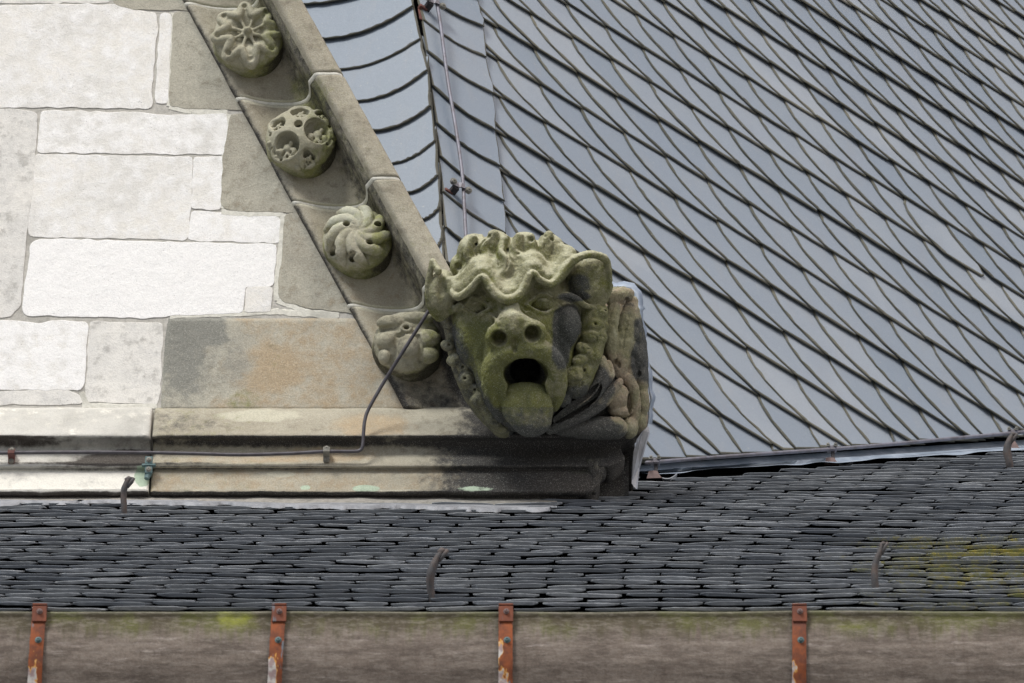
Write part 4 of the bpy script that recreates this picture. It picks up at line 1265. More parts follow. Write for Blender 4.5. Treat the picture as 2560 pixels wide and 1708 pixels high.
# carved leafy corner stone behind the head
def corner_field():
    f = Field((820, -760, 440), (1600, 120, 1480), 7)
    f.tube([(1330, -340, 560), (1350, -350, 900), (1370, -340, 1300)], [120, 150, 160], 0)
    f.ell((1300, -390, 950), (225, 300, 520), 60)
    f.ell((1150, -190, 1080), (200, 150, 250), 40)
    # top cap, front drape, broad lobed leaf behind it
    f.tube([(1290, -110, 520), (1350, -120, 500), (1405, -150, 490)], [44, 50, 34], 4)
    f.tube([(1310, -100, 570), (1292, -70, 680), (1290, -60, 800), (1300, -70, 900)], [40, 46, 44, 34], 3, sy=.8)
    f.tube([(1425, -190, 540), (1400, -140, 640), (1372, -110, 760), (1352, -95, 880), (1340, -90, 990)], [40, 54, 60, 60, 48], 3, sy=.7)
    for x, z, r in ((1432, 655, 40), (1424, 740, 44), (1412, 835, 46), (1398, 925, 44)):
        f.ell((x, -150, z), (r, 46, r * 1.25), 3)
    # darker lobes tucked behind along the right edge
    for x, z, rx, rz, y in ((1452, 730, 44, 78, -235), (1462, 900, 52, 92, -230), (1482, 1040, 48, 100, -240), (1490, 1180, 46, 110, -235), (1468, 1300, 50, 70, -225)):
        f.ell((x, y, z), (rx, 80, rz), 3)
    # hanging strap of leaf with its hollow, inner bulge, ledge and the two stones under it
    f.tube([(1352, -110, 1010), (1405, -100, 1040), (1440, -110, 1120), (1448, -120, 1220), (1432, -130, 1320)], [30, 36, 34, 30, 28], 2, sy=.9)
    f.ell((1326, -75, 1150), (84, 80, 92), 4)
    f.ell((1345, -90, 1235), (80, 76, 46), 4)
    f.tube([(960, 10, 1345), (1100, 5, 1350), (1230, -15, 1345), (1320, -30, 1345)], [46, 64, 76, 70], 6)
    f.ell((1405, -110, 1345), (58, 74, 72), 3)
    f.draw([(1220, 1272), (1290, 1262), (1400, 1268)], [7, 12, 9], 2, 3, True)
    f.ell((1405, -60, 1190), (16, 90, 70), 4, True)
    for ln in ([(1345, 560), (1338, 680), (1330, 800), (1322, 900)], [(1405, 620), (1380, 720), (1362, 840)], [(1300, 560), (1280, 640)], [(1462, 1060), (1470, 1160), (1462, 1260)],
               [(1420, 1080), (1425, 1180)], [(1290, 1110), (1340, 1090)]):
        f.draw(ln, [5] + [8] * (len(ln) - 2) + [5], 2, 3, True)
    for x, z in ((1385, 530), (1318, 925), (1338, 940), (1470, 1000)): f.ell((x, f.front(x, z), z), (13, 34, 22), 4, True)
    # plume feathers sweeping under the chin
    for pts, r in (([(1225, 30, 900), (1235, 60, 1000), (1180, 90, 1120), (1050, 110, 1220), (940, 110, 1290)], [26, 44, 48, 44, 26]),
                   ([(1345, -40, 1050), (1280, 0, 1120), (1200, 40, 1200), (1060, 70, 1280), (900, 80, 1360)], [24, 42, 46, 44, 26]),
                   ([(1270, 0, 930), (1275, 20, 1010), (1230, 50, 1090)], [22, 34, 20])):
        f.tube(pts, r, 3)
    f.draw([(1240, 980), (1190, 1110), (1070, 1210)], 6, 1, 5, True)
    f.draw([(1300, 1100), (1210, 1190), (1050, 1280)], 6, 1, 5, True)
    return f
def a_corner(x, y, z, N, W):
    nz = fbm(W, 12, 50)
    soot = .15 + .8 * spot(x, z, 1130, 1130, 190, 230, .3) + .75 * sstep(1330, 1180, x) * sstep(1180, 1290, z) + .7 * sstep(1405, 1440, x + 30 * nz) * sstep(1110, 1000, z) * sstep(600, 680, z) + .45 * spot(x, z, 1230, 1370, 170, 70, .3) + .5 * spot(x, z, 1400, 560, 40, 60) + .4 * sstep(1360, 1420, z) + .5 * nz
    soot -= .4 * spot(x, z, 1330, 1210, 70, 60)
    moss = .0 + .9 * np.exp(-(((x - 1130) * .62 + (z - 1180)) / 13) ** 2) * (x < 1300) * (x > 960)
    return {'soot': np.clip(soot, 0, 1), 'warm': np.clip(.5 + .6 * fbm(W, 9, 71), 0, 1), 'moss': np.clip(moss, 0, 1), 'pale': np.clip(.3 + .7 * fbm(W, 16, 90), 0, 1) * .7}
cs = empty('carved_corner_stone', HP + np.array([.3, .2, -.1]), 'brown and sooty corner stone carved with curling leaves, between the gargoyle and the slate roof', 'corner stone')
export(corner_field(), 'leaf_carving', M['garg'], cs, a_corner, 4, 5, 30)
def corner_extra():
    # stub of weathered moulding hanging under the return, and the block behind it, coloured black as a shaded void
    mb = MB()
    b0 = at(1480, 1175, -.05)
    V = []; xs = (1400, 1470, 1505, 1590)
    mb2 = MB()
    def slab(poly, y0, y1, m=0, tgt=mb):
        Vf = [at(x, y, y0) for x, y in poly]; Vb = [v + np.array([0, y1 - y0, 0]) for v in Vf]; n = len(poly)
        tgt.add(Vf + Vb, [list(range(n))[::-1], list(range(n, 2 * n))] + [(i, (i + 1) % n, n + (i + 1) % n, n + i) for i in range(n)], m)
    slab([(1380, 1170), (1572, 1130), (1572, 1222), (1560, 1240), (1370, 1262)], .03, .6)
    mb.A = {'soot': [1.0] * len(mb.V), 'warm': [.2] * len(mb.V)}
    mb.build('recessed_block', M['corn'], cs)
    # lump of broken moulding
    f = Field((-.07, -.06, -.09), (.07, .08, .06), .003)
    f.ell((0, 0, .01), (.024, .03, .05)); f.ell((-.008, .01, -.045), (.012, .02, .03), .01); f.ell((.018, 0, .02), (.016, .03, .04), .008); f.ell((-.02, 0, .03), (.014, .03, .03), .004)
    P, Q = f.mesh(); c = at(1490, 1188, -.055)
    W = np.stack([P[:, 0] + c[0], -P[:, 1] + c[1], P[:, 2] + c[2]], 1)
    W, N = displace(W, Q, .006 * fbm(W * np.array([1, 1, .4]), 60, 4))
    mesh_obj('broken_moulding', W, Q, M['corn'], cs, attrs={'soot': .75 + 0 * W[:, 0], 'moss': .4 + 0 * W[:, 0], 'pale': .1 + 0 * W[:, 0]}, smooth=True)
corner_extra()

def edge_flashing():
    """lead sheet dressed along the edge of the corner stone"""
    pts = [(1500, 716), (1530, 722), (1556, 724), (1578, 722), (1588, 742), (1594, 770), (1597, 790), (1604, 815), (1606, 850), (1604, 874), (1614, 900), (1620, 940), (1624, 980), (1628, 1000), (1622, 1030), (1620, 1060)]
    root = empty('lead_flashing', at(1600, 900, .0), 'crinkled pale blue lead sheet dressed down the right edge of the carved corner stone', 'flashing')
    V = []; n = 0
    P = []
    for (a, b) in zip(pts[:-1], pts[1:]):
        for j in range(4):
            P.append(np.array(a) + (np.array(b) - np.array(a)) * j / 4)
    P.append(np.array(pts[-1])); P = np.array(P, float)
    T = np.gradient(P, axis=0); Nn = np.stack([T[:, 1], -T[:, 0]], 1); Nn /= np.linalg.norm(Nn, axis=1)[:, None]
    for i, (p, nn) in enumerate(zip(P, Nn)):
        wv = 2.0 * math.sin(i * .9) + random.uniform(-1, 1)
        wd = 16 if i < 22 else 8
        base = -.01
        if i < 12: nn = nn * np.array([1, 1])
        for s_, y in ((-3, .0), (-1, -.012), (wd * .5, -.004), (wd, .03), (wd + 1, .16)):
            q = p + nn * (s_ + wv * (s_ > 0)) + nn * 1
            V.append(at(q[0], q[1], base + y))
    mesh_obj('dressed_edge', V, grid_faces(len(P), 5), M['lead'], root, smooth=True)
    poly = [(1618, 1066), (1604, 1078), (1590, 1098), (1582, 1130), (1577, 1170), (1577, 1208), (1582, 1216), (1588, 1222), (1594, 1170), (1608, 1120), (1620, 1080)]
    Vf = [at(x + 2, y, -.02 + .015 * math.sin(y * .05)) for x, y in poly]; n = len(poly)
    Vb = [v + np.array([.004, .006, 0]) for v in Vf]
    mesh_obj('hanging_tongue', Vf + Vb, [list(range(n)), list(range(n, 2 * n))[::-1]] + [(i, n + i, n + (i + 1) % n, (i + 1) % n) for i in range(n)], M['leadp'], root)
edge_flashing()

# ------------------------------------------------------------------ steep slate roof: right face
JA = onplane(1600, 1206, LR_P, LR_N); JB = onplane(2560, 1124, LR_P, LR_N)
phi = R(31)
hdir = np.array([math.cos(phi), math.sin(phi), 0])
NF = nrm(np.cross(hdir, nrm(JB - JA)))
if NF[1] > 0: NF = -NF
U_ = nrm(hdir - NF * np.dot(hdir, NF)); T_ = np.cross(NF, U_)
if T_[2] < 0: T_ = -T_
def fp(px, py):
    p = onplane(px, py, JA, NF) - JA; return np.array([p @ U_, p @ T_])
def fw(st, off=0): return JA + U_ * st[0] + T_ * st[1] + NF * off
print('face pitch', math.degrees(math.acos(abs(NF[2]))), 'J plan', math.degrees(math.atan2(JB[1] - JA[1], JB[0] - JA[0])), 'eave s', EAVE_S)

def clip_poly(poly, a, b, keep):
    """keep the part of poly on one side of line a-b (plane coordinates)"""
    d = b - a
    sd = lambda p: (d[0] * (p[1] - a[1]) - d[1] * (p[0] - a[0])) * keep
    out = []; n = len(poly)
    for i in range(n):
        p, q = poly[i], poly[(i + 1) % n]; sp, sq = sd(p), sd(q)
        if sp >= 0: out.append(p)
        if (sp >= 0) != (sq >= 0):
            t = sp / (sp - sq); out.append(p + (q - p) * t)
    return out

def plate(mb, poly, hfun, th, toW, inset, tone):
    """slate: outline poly, rim chamfered, top face"""
    A = np.array(poly)
    # drop near-duplicate points
    keep = [0]
    for i in range(1, len(A)):
        if np.linalg.norm(A[i] - A[keep[-1]]) > .002: keep.append(i)
    if len(keep) > 2 and np.linalg.norm(A[keep[-1]] - A[keep[0]]) < .002: keep.pop()
    A = A[keep]
    if len(A) < 3: return
    area = .5 * np.sum(A[:, 0] * np.roll(A[:, 1], -1) - np.roll(A[:, 0], -1) * A[:, 1])
    if abs(area) < .0006: return
    if area < 0: A = A[::-1]
    Tn = np.roll(A, -1, 0) - np.roll(A, 1, 0); N = np.stack([-Tn[:, 1], Tn[:, 0]], 1); N /= np.linalg.norm(N, axis=1)[:, None] + 1e-9
    m = len(A)
    ins = np.array([inset * random.uniform(.5, 1.5) for _ in range(m)])
    V = [toW(p, hfun(p)) for p in A]
    B = A + N * ins[:, None] * .35; V += [toW(p, hfun(p) + th * .75) for p in B]
    C = A + N * ins[:, None]; V += [toW(p, hfun(p) + th) for p in C]
    F = []; Mi = []
    for r in range(2):
        for i in range(m):
            j = (i + 1) % m
            F.append((r * m + i, r * m + j, (r + 1) * m + j, (r + 1) * m + i)); Mi.append(1)
    F.append([2 * m + i for i in range(m)]); Mi.append(0)
    mb.add(V, F, Mi, tone=tone)

BND = [(1178, -60), (1186, 0), (1195, 90), (1203, 165), (1222, 257), (1236, 436), (1244, 526), (1254, 590), (1262, 760), (1270, 1230)]     # edge of the hip strip over the field
def right_roof(root):
    mb = MB()
    A0 = fp(1674, 101.5)
    u0 = fp(1674 + 90, 101.5 + 52) - A0
    w0 = fp(1674 - 20, 101.5 - 84) - A0          # one course up
    g = 1.027
    ea, eb = fp(1560, 1166), fp(2600, 1095)
    curve = [(0, 1.0), (.012, .90), (.04, .79), (.085, .685), (.15, .58), (.235, .475), (.34, .375), (.46, .285), (.59, .20), (.73, .12), (.87, .05), (.95, .015)]
    # course positions
    pos = {0: A0.copy()}
    for k in range(1, 20): pos[k] = pos[k - 1] + w0 * g ** -(k - .5)
    for k in range(-1, -22, -1): pos[k] = pos[k + 1] - w0 * g ** (-(k + .5))
    state = {'slip': False}
    for k in range(-20, 18):
        sc_ = g ** -k; u = u0 * sc_; w = pos[k + 1] - pos[k]
        off = 0.0
        row_open = .004 if (k % 5 == 1 or random.random() < .12) else 0
        for j in range(-22, 34):
            o = pos[k] + u * (j)
            ix, iy = proj(fw(o))
            if not (1000 < ix < 2800 and -220 < iy < 1330): continue
            slipped = abs(ix - 2256) < 46 and abs(iy - 596) < 30 and not state['slip']
            if slipped: state['slip'] = True
            jj = np.array([random.uniform(-.03, .03), random.uniform(-.025, .025)])
            # slate outline in (course, height) units
            pts = [np.array(c) for c in curve]
            pts += [np.array((1.0, 0.0)) + np.array((0, .0)), np.array((1.5, -.012)), np.array((1.97, .0)), np.array((2.06, .12)), np.array((1.8, .7)), np.array((1.3, 1.28)), np.array((.0, 1.28)), np.array((-.0, 1.15))]
            st = []
            rr = random.uniform(-.02, .02)
            for q, c in enumerate(pts):
                rag = np.array([random.uniform(-1, 1), random.uniform(-1, 1)]) * .0016
                cc = c + jj * (1 if q < 16 else 0) + np.array((rr * c[1], rr * .5 * (c[0] - 1)))
                if slipped: cc = cc + np.array((-.10 - .16 * (1.3 - c[1]), -.13))
                st.append(o - u * 0 + u * cc[0] + w * cc[1] + rag)
            st = clip_poly(st, ea + (eb - ea) * 0, eb, 1)
            if len(st) < 3: continue
            # clip against the hip strip (hidden beneath it)
            bx = np.interp(np.mean([proj(fw(s_))[1] for s_ in st]), [b[1] for b in BND], [b[0] for b in BND])
            if max(proj(fw(s_))[0] for s_ in st) < bx - 60: continue
            if min(proj(fw(s_))[0] for s_ in st) < bx - 70:
                st = clip_poly(st, fp(bx - 75, 0 + proj(fw(o))[1] - 100), fp(bx - 55, proj(fw(o))[1] + 100), -1 if False else 1)
                if len(st) < 3: continue
            M2 = np.linalg.inv(np.stack([u, w], 1))
            a_, b_ = .0074 + random.uniform(0, .0012), .0160 + row_open + random.uniform(0, .002)
            tw = random.uniform(0, .0025)
            def hf_(p, o=o, M2=M2, a_=a_, b_=b_, tw=tw):
                q = M2 @ (p - o)
                return .038 - a_ * (q[0] - 0.0) * .9 - b_ * q[1] + tw * (1 - q[1])
            plate(mb, st, hf_, .0046, fw, .0072, min(1, max(0, random.gauss(.5, .27))))
    mb.build('slate_field', [M['slate'], M['slate_rim']], root)
    # sheathing under the slates
    cor = [fp(1022, -160), fp(2760, -160), fp(2760, 1250), fp(1590, 1215), fp(1300, 930), fp(1114, 700)]
    mesh_obj('sheathing', [fw(c, -.035) for c in cor] + [fw(c, -.08) for c in cor], [(0, 1, 2, 3, 4, 5), (11, 10, 9, 8, 7, 6)] + [(i, 6 + i, 6 + (i + 1) % 6, (i + 1) % 6) for i in range(6)], M['slate_in'], root)
    # strip of hip slates on this side
    mb = MB()
    k = 1 / 2.375
    L = [(640, -200), (648, -20 - 170), (664, 5 - 22), (694, 170), (712, 368), (745, 565), (768, 790), (790, 980), (806, 1190), (818, 1400), (826, 1600)]
    Rr = [(980, -170), (995, -120), (1003, 42), (1032, 212), (1044, 392), (1088, 612), (1100, 832), (1126, 1042), (1152, 1250), (1160, 1440), (1166, 1640)]
    L = [(626, -370), (632, -170), (652, -22), (692, 165), (708, 350), (744, 560), (768, 780), (790, 975), (806, 1185), (818, 1400), (826, 1600)]
    Rr = [(980, -180), (1003, 42), (1032, 212), (1044, 392), (1088, 612), (1100, 832), (1126, 1042), (1152, 1250), (1160, 1440), (1166, 1640), (1172, 1840)]
    for i in range(1, len(L)):
        a = np.array(L[i]) * k + np.array((760, 0)); b = np.array(Rr[i]) * k + np.array((760, 0))
        a2 = np.array(L[i - 1]) * k + np.array((760, 0)); b2 = np.array(Rr[i - 1]) * k + np.array((760, 0))
        a = a + np.array((-7.0, -3)); a2 = a2 + np.array((-7.0, -3))
        pts = []
        for j in range(15):
            t = j / 14
            p = a + (b - a) * t; p[1] += 9 * math.sin(math.pi * t) * (1 if t < .9 else .9) + random.uniform(-.6, .6); p[0] -= 3 * math.sin(math.pi * t)
            pts.append(fp(*p))
        up = np.array(b2) - np.array(b)
        for j in range(1, 7):
            t = j / 6
            p = b + up * t * 1.5 + np.array((random.uniform(-1.6, 1.6) + 3 * math.sin(math.pi * t), 0)); pts.append(fp(*p))
        p = a + (a2 - a) * 1.5; pts.append(fp(*p))
        base = fp(*((a + b) / 2)); upv = fp(*((a2 + b2) / 2)) - base; L2 = upv @ upv
        gap = random.uniform(0, .004)
        plate(mb, pts, lambda p, base=base, upv=upv, L2=L2, gap=gap: .040 + gap - .012 * ((p - base) @ upv) / L2, .006, fw, .006, random.uniform(.0, .7))
    mb.build('hip_slates', [M['slate'], M['slate_rim']], root)['label'] = 'strip of broad hip slates right of the conductor rod'

main_root = empty('steep_slate_roof', fw(fp(1800, 1160)), 'steep blue-grey roof of scale-shaped slates in slanting courses, right of the gable', 'roof')
right_roof(main_root)

# left face behind the gable
HA = fw(fp(1030, 0)); HB = fw(fp(1112, 640))
h2 = np.array([-math.cos(R(24)), math.sin(R(24)), 0])
NL = nrm(np.cross(h2, HB - HA))
if NL[1] > 0: NL = -NL
UL = nrm(h2); TL = nrm(HA - HB); 
def lp(px, py):
    p = onplane(px, py, HA, NL) - HA
    M2 = np.stack([UL, TL], 1); s_ = np.linalg.lstsq(M2, p, rcond=None)[0]; return s_
def lw(st, off=0): return HA + UL * st[0] + TL * st[1] + NL * off
def left_roof(root):
    k = 1 / 2.375; mb = MB()
    crease = [(636, -200), (640, -90), (645, 98), (688, 290), (733, 478), (752, 690), (778, 895), (797, 1102), (808, 1292), (822, 1480), (830, 1680), (836, 1880)]
    left = [(-220, -120), (-150, -105), (30, 82), (140, 287), (222, 466), (342, 656), (442, 832), (536, 1026), (632, 1202), (720, 1362), (800, 1540), (830, 1700)]
    for i in range(0, len(crease) - 1):
        a = np.array(crease[i]) * k + np.array((760, 0)); b = np.array(left[i + 1]) * k + np.array((760, 0))
        a2 = np.array(crease[i - 1] if i else (630, -380)) * k + np.array((760, 0))
        a = a + np.array((15, -6)); a2 = a2 + np.array((15, -6))
        ext = 150; pts = []
        for j in range(19):
            t = j / 18; x = a[0] + (b[0] - a[0]) * t
            y = a[1] + (b[1] - a[1]) * (1 - (1 - t) ** 2.0)
            pts.append(lp(x, y + random.uniform(-.7, .7)))
        pts.append(lp(b[0] - ext, b[1] + 8))
        dv = (a2 - a) * 1.5
        pts.append(lp(b[0] - ext + dv[0], b[1] + 8 + dv[1]))
        for j in range(6, 0, -1):
            t = j / 6; p = a + dv * t + np.array((random.uniform(-1.2, 1.2), 0)); pts.append(lp(*p))
        base = lp(*a); upv = lp(*a2) - base; L2 = upv @ upv
        gap = random.uniform(0, .005)
        plate(mb, pts, lambda p, base=base, upv=upv, L2=L2, gap=gap: .042 + gap - .012 * ((p - base) @ upv) / L2, .0065, lw, .006, random.uniform(0, .35) if i != 8 else 0)
    mb.build('hip_slates', [M['slate'], M['slate_rim']], root)['label'] = 'column of wide curved hip slates between the raking cornice and the rod'
    cor = [lp(300, -200), lp(1024, -200), lp(1110, 640), lp(1112, 700), lp(700, 640)]
    mesh_obj('sheathing', [lw(c, -.01) for c in cor] + [lw(c, -.06) for c in cor], [(0, 1, 2, 3, 4), (9, 8, 7, 6, 5)] + [(i, 5 + i, 5 + (i + 1) % 5, (i + 1) % 5) for i in range(5)], M['slate_in'], root)
left_roof(main_root)

# lead gutter strip where the steep roof meets the old slates
def valley_lead():
    n = 90; V = []
    for i in range(n):
        t = i / (n - 1); x = 1560 + 1060 * t
        y0 = 1160 - 69 * t; w = 1.6 * vnoise([[x * .02, 0, 0]], 1, 6)[0]
        V.append(fw(fp(x, y0), -.012)); V.append(fw(fp(x, y0 + 20), -.004))
        V.append(fw(fp(x, y0 + 24), .012))
        p = onplane(x, y0 + 39 + w, LR_P, LR_N); V.append(p + LR_N * .016 + np.array([0, -.0, 0]))
        p = onplane(x, y0 + 50 + w * 2.2, LR_P, LR_N); V.append(p + LR_N * (.028))
    mb_root = empty('valley_flashing', fw(fp(2050, 1150)), 'pale lead strip between the steep roof and the old lichened slates', 'flashing')
    mesh_obj('lead_strip', V, grid_faces(n, 5, flip=True), M['lead'], mb_root, smooth=True)
valley_lead()

# ------------------------------------------------------------------ rods, cable and clamps
def spline(pts, m=6):
    pts = [np.array(p, float) for p in pts]; out = []
    n = len(pts)
    for i in range(n - 1):
        p0, p1, p2, p3 = pts[max(i - 1, 0)], pts[i], pts[i + 1], pts[min(i + 2, n - 1)]
        for j in range(m):
            u = j / m
            out.append(.5 * ((2 * p1) + (p2 - p0) * u + (2 * p0 - 5 * p1 + 4 * p2 - p3) * u * u + (3 * p1 - p0 - 3 * p2 + p3) * u ** 3))
    out.append(pts[-1]); return out

mb = MB()
mb.tube(spline([fw(fp(x, y), .075) for x, y in ((1052, -110), (1059, 0), (1074, 90), (1093, 236), (1112, 350), (1128, 465), (1134, 560), (1140, 680))]), .0063, 12)
tag(mb.build('conductor_rod', M['rod'], smooth=True), 'thin grey conductor rod running down the hip of the steep roof', 'rod')

def hip_clamp(px, py, label):
    c = fw(fp(px, py), .075)
    root = empty('rod_clamp', c, label, 'clamp', 'clamps on the hip rod')
    mb = MB()
    e = .001
    X = nrm(fw(fp(px + 30, py + 18)) - fw(fp(px, py))); Z = nrm(fw(fp(px, py)) - fw(fp(px + 6, py + 40))); Y = NF
    ar = [c + X * a + Y * b for a, b in ((-.045, .006), (-.03, .002), (-.012, .004), (-.006, .011), (.004, .012), (.009, .004), (.018, .0), (.03, .0))]
    rot = np.stack([X, Y, Z], 1)
    for a, b in zip(ar[:-1], ar[1:]):
        mid = (a + b) / 2; L = np.linalg.norm(b - a) + .002; x = nrm(b - a); y = nrm(np.cross(Z, x)); 
        mb.box(mid, (L, .003, .022), np.stack([x, y, np.cross(x, y)], 1), .3)
    mb.build('saddle', M['rod'], root)
    for a in (-.036, .024):
        b = MB(); b.bolt(c + X * a + Y * .005, Y * .6 + np.array([0, -.4, -.35]), .0085, .013); b.build('bolt', M['zinc'], root, smooth=False)
    mb = MB(); mb.box(c - X * .022 - Y * .035 - Z * .01, (.022, .07, .016), rot, .2); mb.build('stem', M['dark'], root)
    mb = MB()
    p1 = c - X * .034 - Y * .045 - Z * .045
    mb.box(p1, (.034, .006, .05), rot, .4); mb.box(p1 + Z * .03 + Y * .008 - X * .002, (.03, .022, .012), rot, .3)
    mb.build('copper_foot', M['copper'], root)
hip_clamp(1064, 44, 'bolted clamp with copper foot near the top of the hip rod')
hip_clamp(1127, 504, 'bolted clamp with copper foot just above the gargoyle crest')

# eaves rod in front of the valley strip
rodpts = [(1592, 1184, .06), (1700, 1175, .06), (1860, 1163, .06), (2056, 1149, .06), (2200, 1137, .06), (2360, 1122, .06), (2510, 1108, .06), (2660, 1094, .06)]
mb = MB(); mb.tube(spline([fw(fp(x, y), o) for x, y, o in rodpts]), .0066, 12)
tag(mb.build('conductor_rod', M['rod'], smooth=True), 'grey conductor rod along the bottom edge of the steep slate roof', 'rod')
def eave_clamp(px, py, label):
    c = fw(fp(px, py), .06)
    root = empty('rod_holder', c, label, 'clamp', 'holders of the eaves rod')
    mb = MB()
    mb.box(c + np.array([0, 0, .0]), (.034, .026, .020), None, .4)
    mb.build('saddle', M['rod'], root)
    for dx in (-.013, .013):
        b = MB(); b.bolt(c + np.array([dx, -.012, .008]), (0, -.7, .7), .0052, .009); b.build('bolt', M['zinc'], root)
    mb = MB(); mb.box(c + np.array([.004, .004, -.024]), (.013, .012, .034), None, .2); mb.build('stem', M['dark'], root)
    mb = MB()
    q = c + np.array([-.002, -.006, -.048])
    V = []; 
    for (x, z) in ((-.018, .012), (-.006, .014), (.010, .012), (.016, .0), (.024, -.014), (-.026, -.016)):
        V.append(q + np.array([x, 0, z]))
    V += [v + np.array([0, .012, .003]) for v in V]
    mb.add(V, [(0, 5, 4, 3, 2, 1), (6, 7, 8, 9, 10, 11)] + [(i, (i + 1) % 6, 6 + (i + 1) % 6, 6 + i) for i in range(6)])
    mb.build('foot', M['brn'], root)
    # curled lead tag
    V = []
    for i in range(9):
        t = i / 8
        for y in (0, .02): V.append(q + np.array([.026 + .05 * t, y, -.012 - .006 * math.sin(math.pi * t) + .016 * t * t]))
    V += [v + np.array([0, 0, -.003]) for v in V]
    F = [tuple(f) for f in grid_faces(9, 2)] + [tuple(x + 18 for x in f[::-1]) for f in grid_faces(9, 2)] + [(2 * i, 2 * i + 2, 20 + 2 * i, 18 + 2 * i) for i in range(8)]
    mesh_obj('lead_tag', V, F, M['leadp'], root)
eave_clamp(1614, 1182, 'rod holder at the lower left end of the eaves rod beside the hanging lead tongue')
eave_clamp(2056, 1149, 'rod holder in the middle of the eaves rod, clear of any hook')
eave_clamp(2508, 1108, 'rod holder behind the tall iron hook at the right end of the eaves rod')

# cable on the cornice
cab = [(-80, 1134, -.105), (60, 1132, -.105), (200, 1131, -.104), (370, 1132, -.104), (480, 1134, -.104), (600, 1137, -.104), (720, 1134, -.104), (816, 1129, -.104), (880, 1129, -.105), (900, 1126, -.106), (907, 1112, -.11), (909, 1080, -.115), (912, 1052, -.12), (922, 1022, -.125), (960, 955, -.15), (1010, 875, -.2), (1050, 812, -.23), (1080, 764, -.25)]
mb = MB(); mb.tube(spline([at(x, y, d) for x, y, d in cab]), .0058, 12)
tag(mb.build('conductor_cable', M['cable'], smooth=True), 'dark cable running along the cornice then bending up to the gargoyle ear', 'cable')
def wall_clamp(px, py, mat, label, n_extra=0):
    c = at(px, py, -.106)
    root = empty('cable_clamp', c, label, 'clamp', 'clamps fixing the cornice cable')
    mb = MB()
    w = .021
    V = []
    for (dz, dy) in ((.026, .022), (.012, .020), (.008, .0), (.005, -.0075), (-.005, -.0075), (-.008, .0), (-.012, .020), (-.026, .022)):
        for dx in (-w / 2, w / 2): V.append(c + np.array([dx, dy - .004, dz]))
    nf = len(V); V += [v + np.array([0, .003, 0]) for v in V]
    F = [(2 * i, 2 * i + 2, 2 * i + 3, 2 * i + 1) for i in range(7)] + [(nf + 2 * i, nf + 2 * i + 1, nf + 2 * i + 3, nf + 2 * i + 2) for i in range(7)]
    F += [(2 * i, nf + 2 * i, nf + 2 * i + 2, 2 * i + 2) for i in range(7)] + [(2 * i + 1, 2 * i + 3, nf + 2 * i + 3, nf + 2 * i + 1) for i in range(7)] + [(0, 1, nf + 1, nf), (14, nf + 14, nf + 15, 15)]
    mb.add(V, F); mb.build('saddle', M[mat], root)
    for dz in (-.020, .020):
        b = MB(); b.bolt(c + np.array([0, .017, dz]), (0, -1, -.2), .0058, .008); b.build('screw', M['zinc'], root)
    mb = MB(); mb.box(c + np.array([0, .045, 0]), (w * .9, .05, .05), None, .2); mb.build('back_block', M[mat], root)
wall_clamp(28, 1133, 'copper', 'reddish copper clamp with two bright screws at the left end of the cable')
wall_clamp(816, 1129, 'zinc', 'dull grey clamp where the cable crosses the warm stained cornice, left of the bend')
def joint_clamp():
    c = at(372, 1164, -.10)
    root = empty('cable_clamp', c, 'green verdigris clamp below the cable on the dark vertical cornice joint', 'clamp', 'clamps fixing the cornice cable')
    mb = MB(); mb.box(c + np.array([0, 0, .018]), (.024, .010, .026), None, .3); mb.box(c + np.array([0, 0, -.016]), (.024, .010, .026), None, .3)
    mb.box(c, (.044, .016, .007), None, .4); mb.build('saddle', M['verdm'], root)
    for dz in (-.016, .018):
        b = MB(); b.bolt(c + np.array([0, -.005, dz]), (0, -1, -.1), .0062, .008); b.build('screw', M['zinc'], root)
    mb = MB(); mb.tube([c + np.array([0, .01, -.02]), c + np.array([-.006, .005, -.045])], [.013, .008], 10); mb.box(c + np.array([0, .03, .0]), (.016, .05, .04), None, .2); mb.build('stem', M['verdm'], root)
joint_clamp()

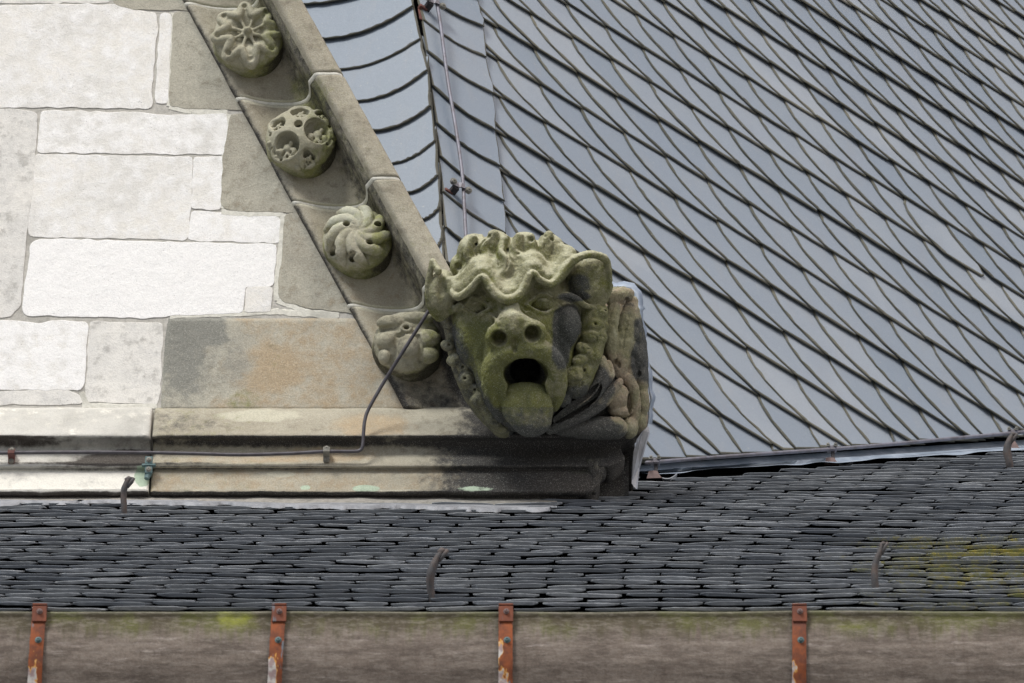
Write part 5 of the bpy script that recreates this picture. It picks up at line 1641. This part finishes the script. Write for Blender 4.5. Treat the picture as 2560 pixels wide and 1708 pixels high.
# roof hooks
def hook(pts, r, label, foot=True, bark=.12, knob=None):
    """pts: (px, py, height above the slates) from foot to tip"""
    base, s_ = lrs(pts[0][0], pts[0][1])
    W = []
    for px, py, d in pts:        # stands in a plane just in front of its foot
        W.append(at(px, py, base[1] - d))
    root = empty('roof_hook', base, label, 'hook', 'iron roof hooks standing out of the old slates')
    mb = MB(); P = spline(W, 5)
    t = np.linspace(0, len(r) - 1, len(P)); rr = np.interp(t, range(len(r)), r)
    mb.tube(P, rr * 1.25, 10, flat=.75, wob=bark * .5)
    mb.build('shank', M['iron'], root, smooth=True)
    mb = MB(); a = W[-1]; d = nrm(W[-1] - W[-2])
    if knob is None: knob = d
    q = a - d * .004
    mb.tube([q - np.array([.004, 0, .002]), q + np.array([.006, -.004, .006]), q + np.array([.013, -.005, .004])], [rr[-1] * 1.1, rr[-1] * 1.05, rr[-1] * .7], 9, wob=.1)
    mb.tube([W[-2] + np.array([.008, -.004, -.004]), W[-1] + np.array([.010, -.004, -.008]), W[-1] + np.array([.017, -.005, .004])], [rr[-1] * .5, rr[-1] * .75, rr[-1] * .6], 9, wob=.1)
    mb.build('hooked_tip', M['iron'], root, smooth=True)
    mb = MB(); mb.tube([base + np.array([-.008, -.004, .002]), base + np.array([.014, -.01, .004]), base + np.array([.030, -.012, .006])], [.012, .011, .005], 9, wob=.1, flat=.6)
    mb.build('foot_lump', M['old'], root, smooth=True)
hook([(311, 1304, .01), (310, 1270, .03), (309, 1240, .04), (312, 1218, .05), (321, 1200, .055)], [0.0098, 0.0101, 0.0103, 0.0106, 0.0098], 'bent iron roof hook standing before the whitewashed cornice at left')
hook([(1083, 1514, .01), (1076, 1470, .03), (1078, 1432, .05), (1090, 1402, .06), (1103, 1380, .065)], [0.0101, 0.0115, 0.0132, 0.0109, 0.0092], 'iron roof hook with swollen bend on the slates below the cornice, nearest the picture centre')
hook([(2193, 1496, .01), (2187, 1450, .03), (2188, 1412, .04), (2198, 1385, .05), (2204, 1362, .055)], [0.0103, 0.0109, 0.0103, 0.0086, 0.0069], 'slender iron roof hook among the yellow lichened slates')
hook([(2526, 1188, .01), (2524, 1160, .03), (2518, 1130, .04), (2521, 1108, .05), (2530, 1088, .055)], [0.0103, 0.0138, 0.0155, 0.0126, 0.0080], 'thick iron roof hook crossing the eaves rod at the far right')
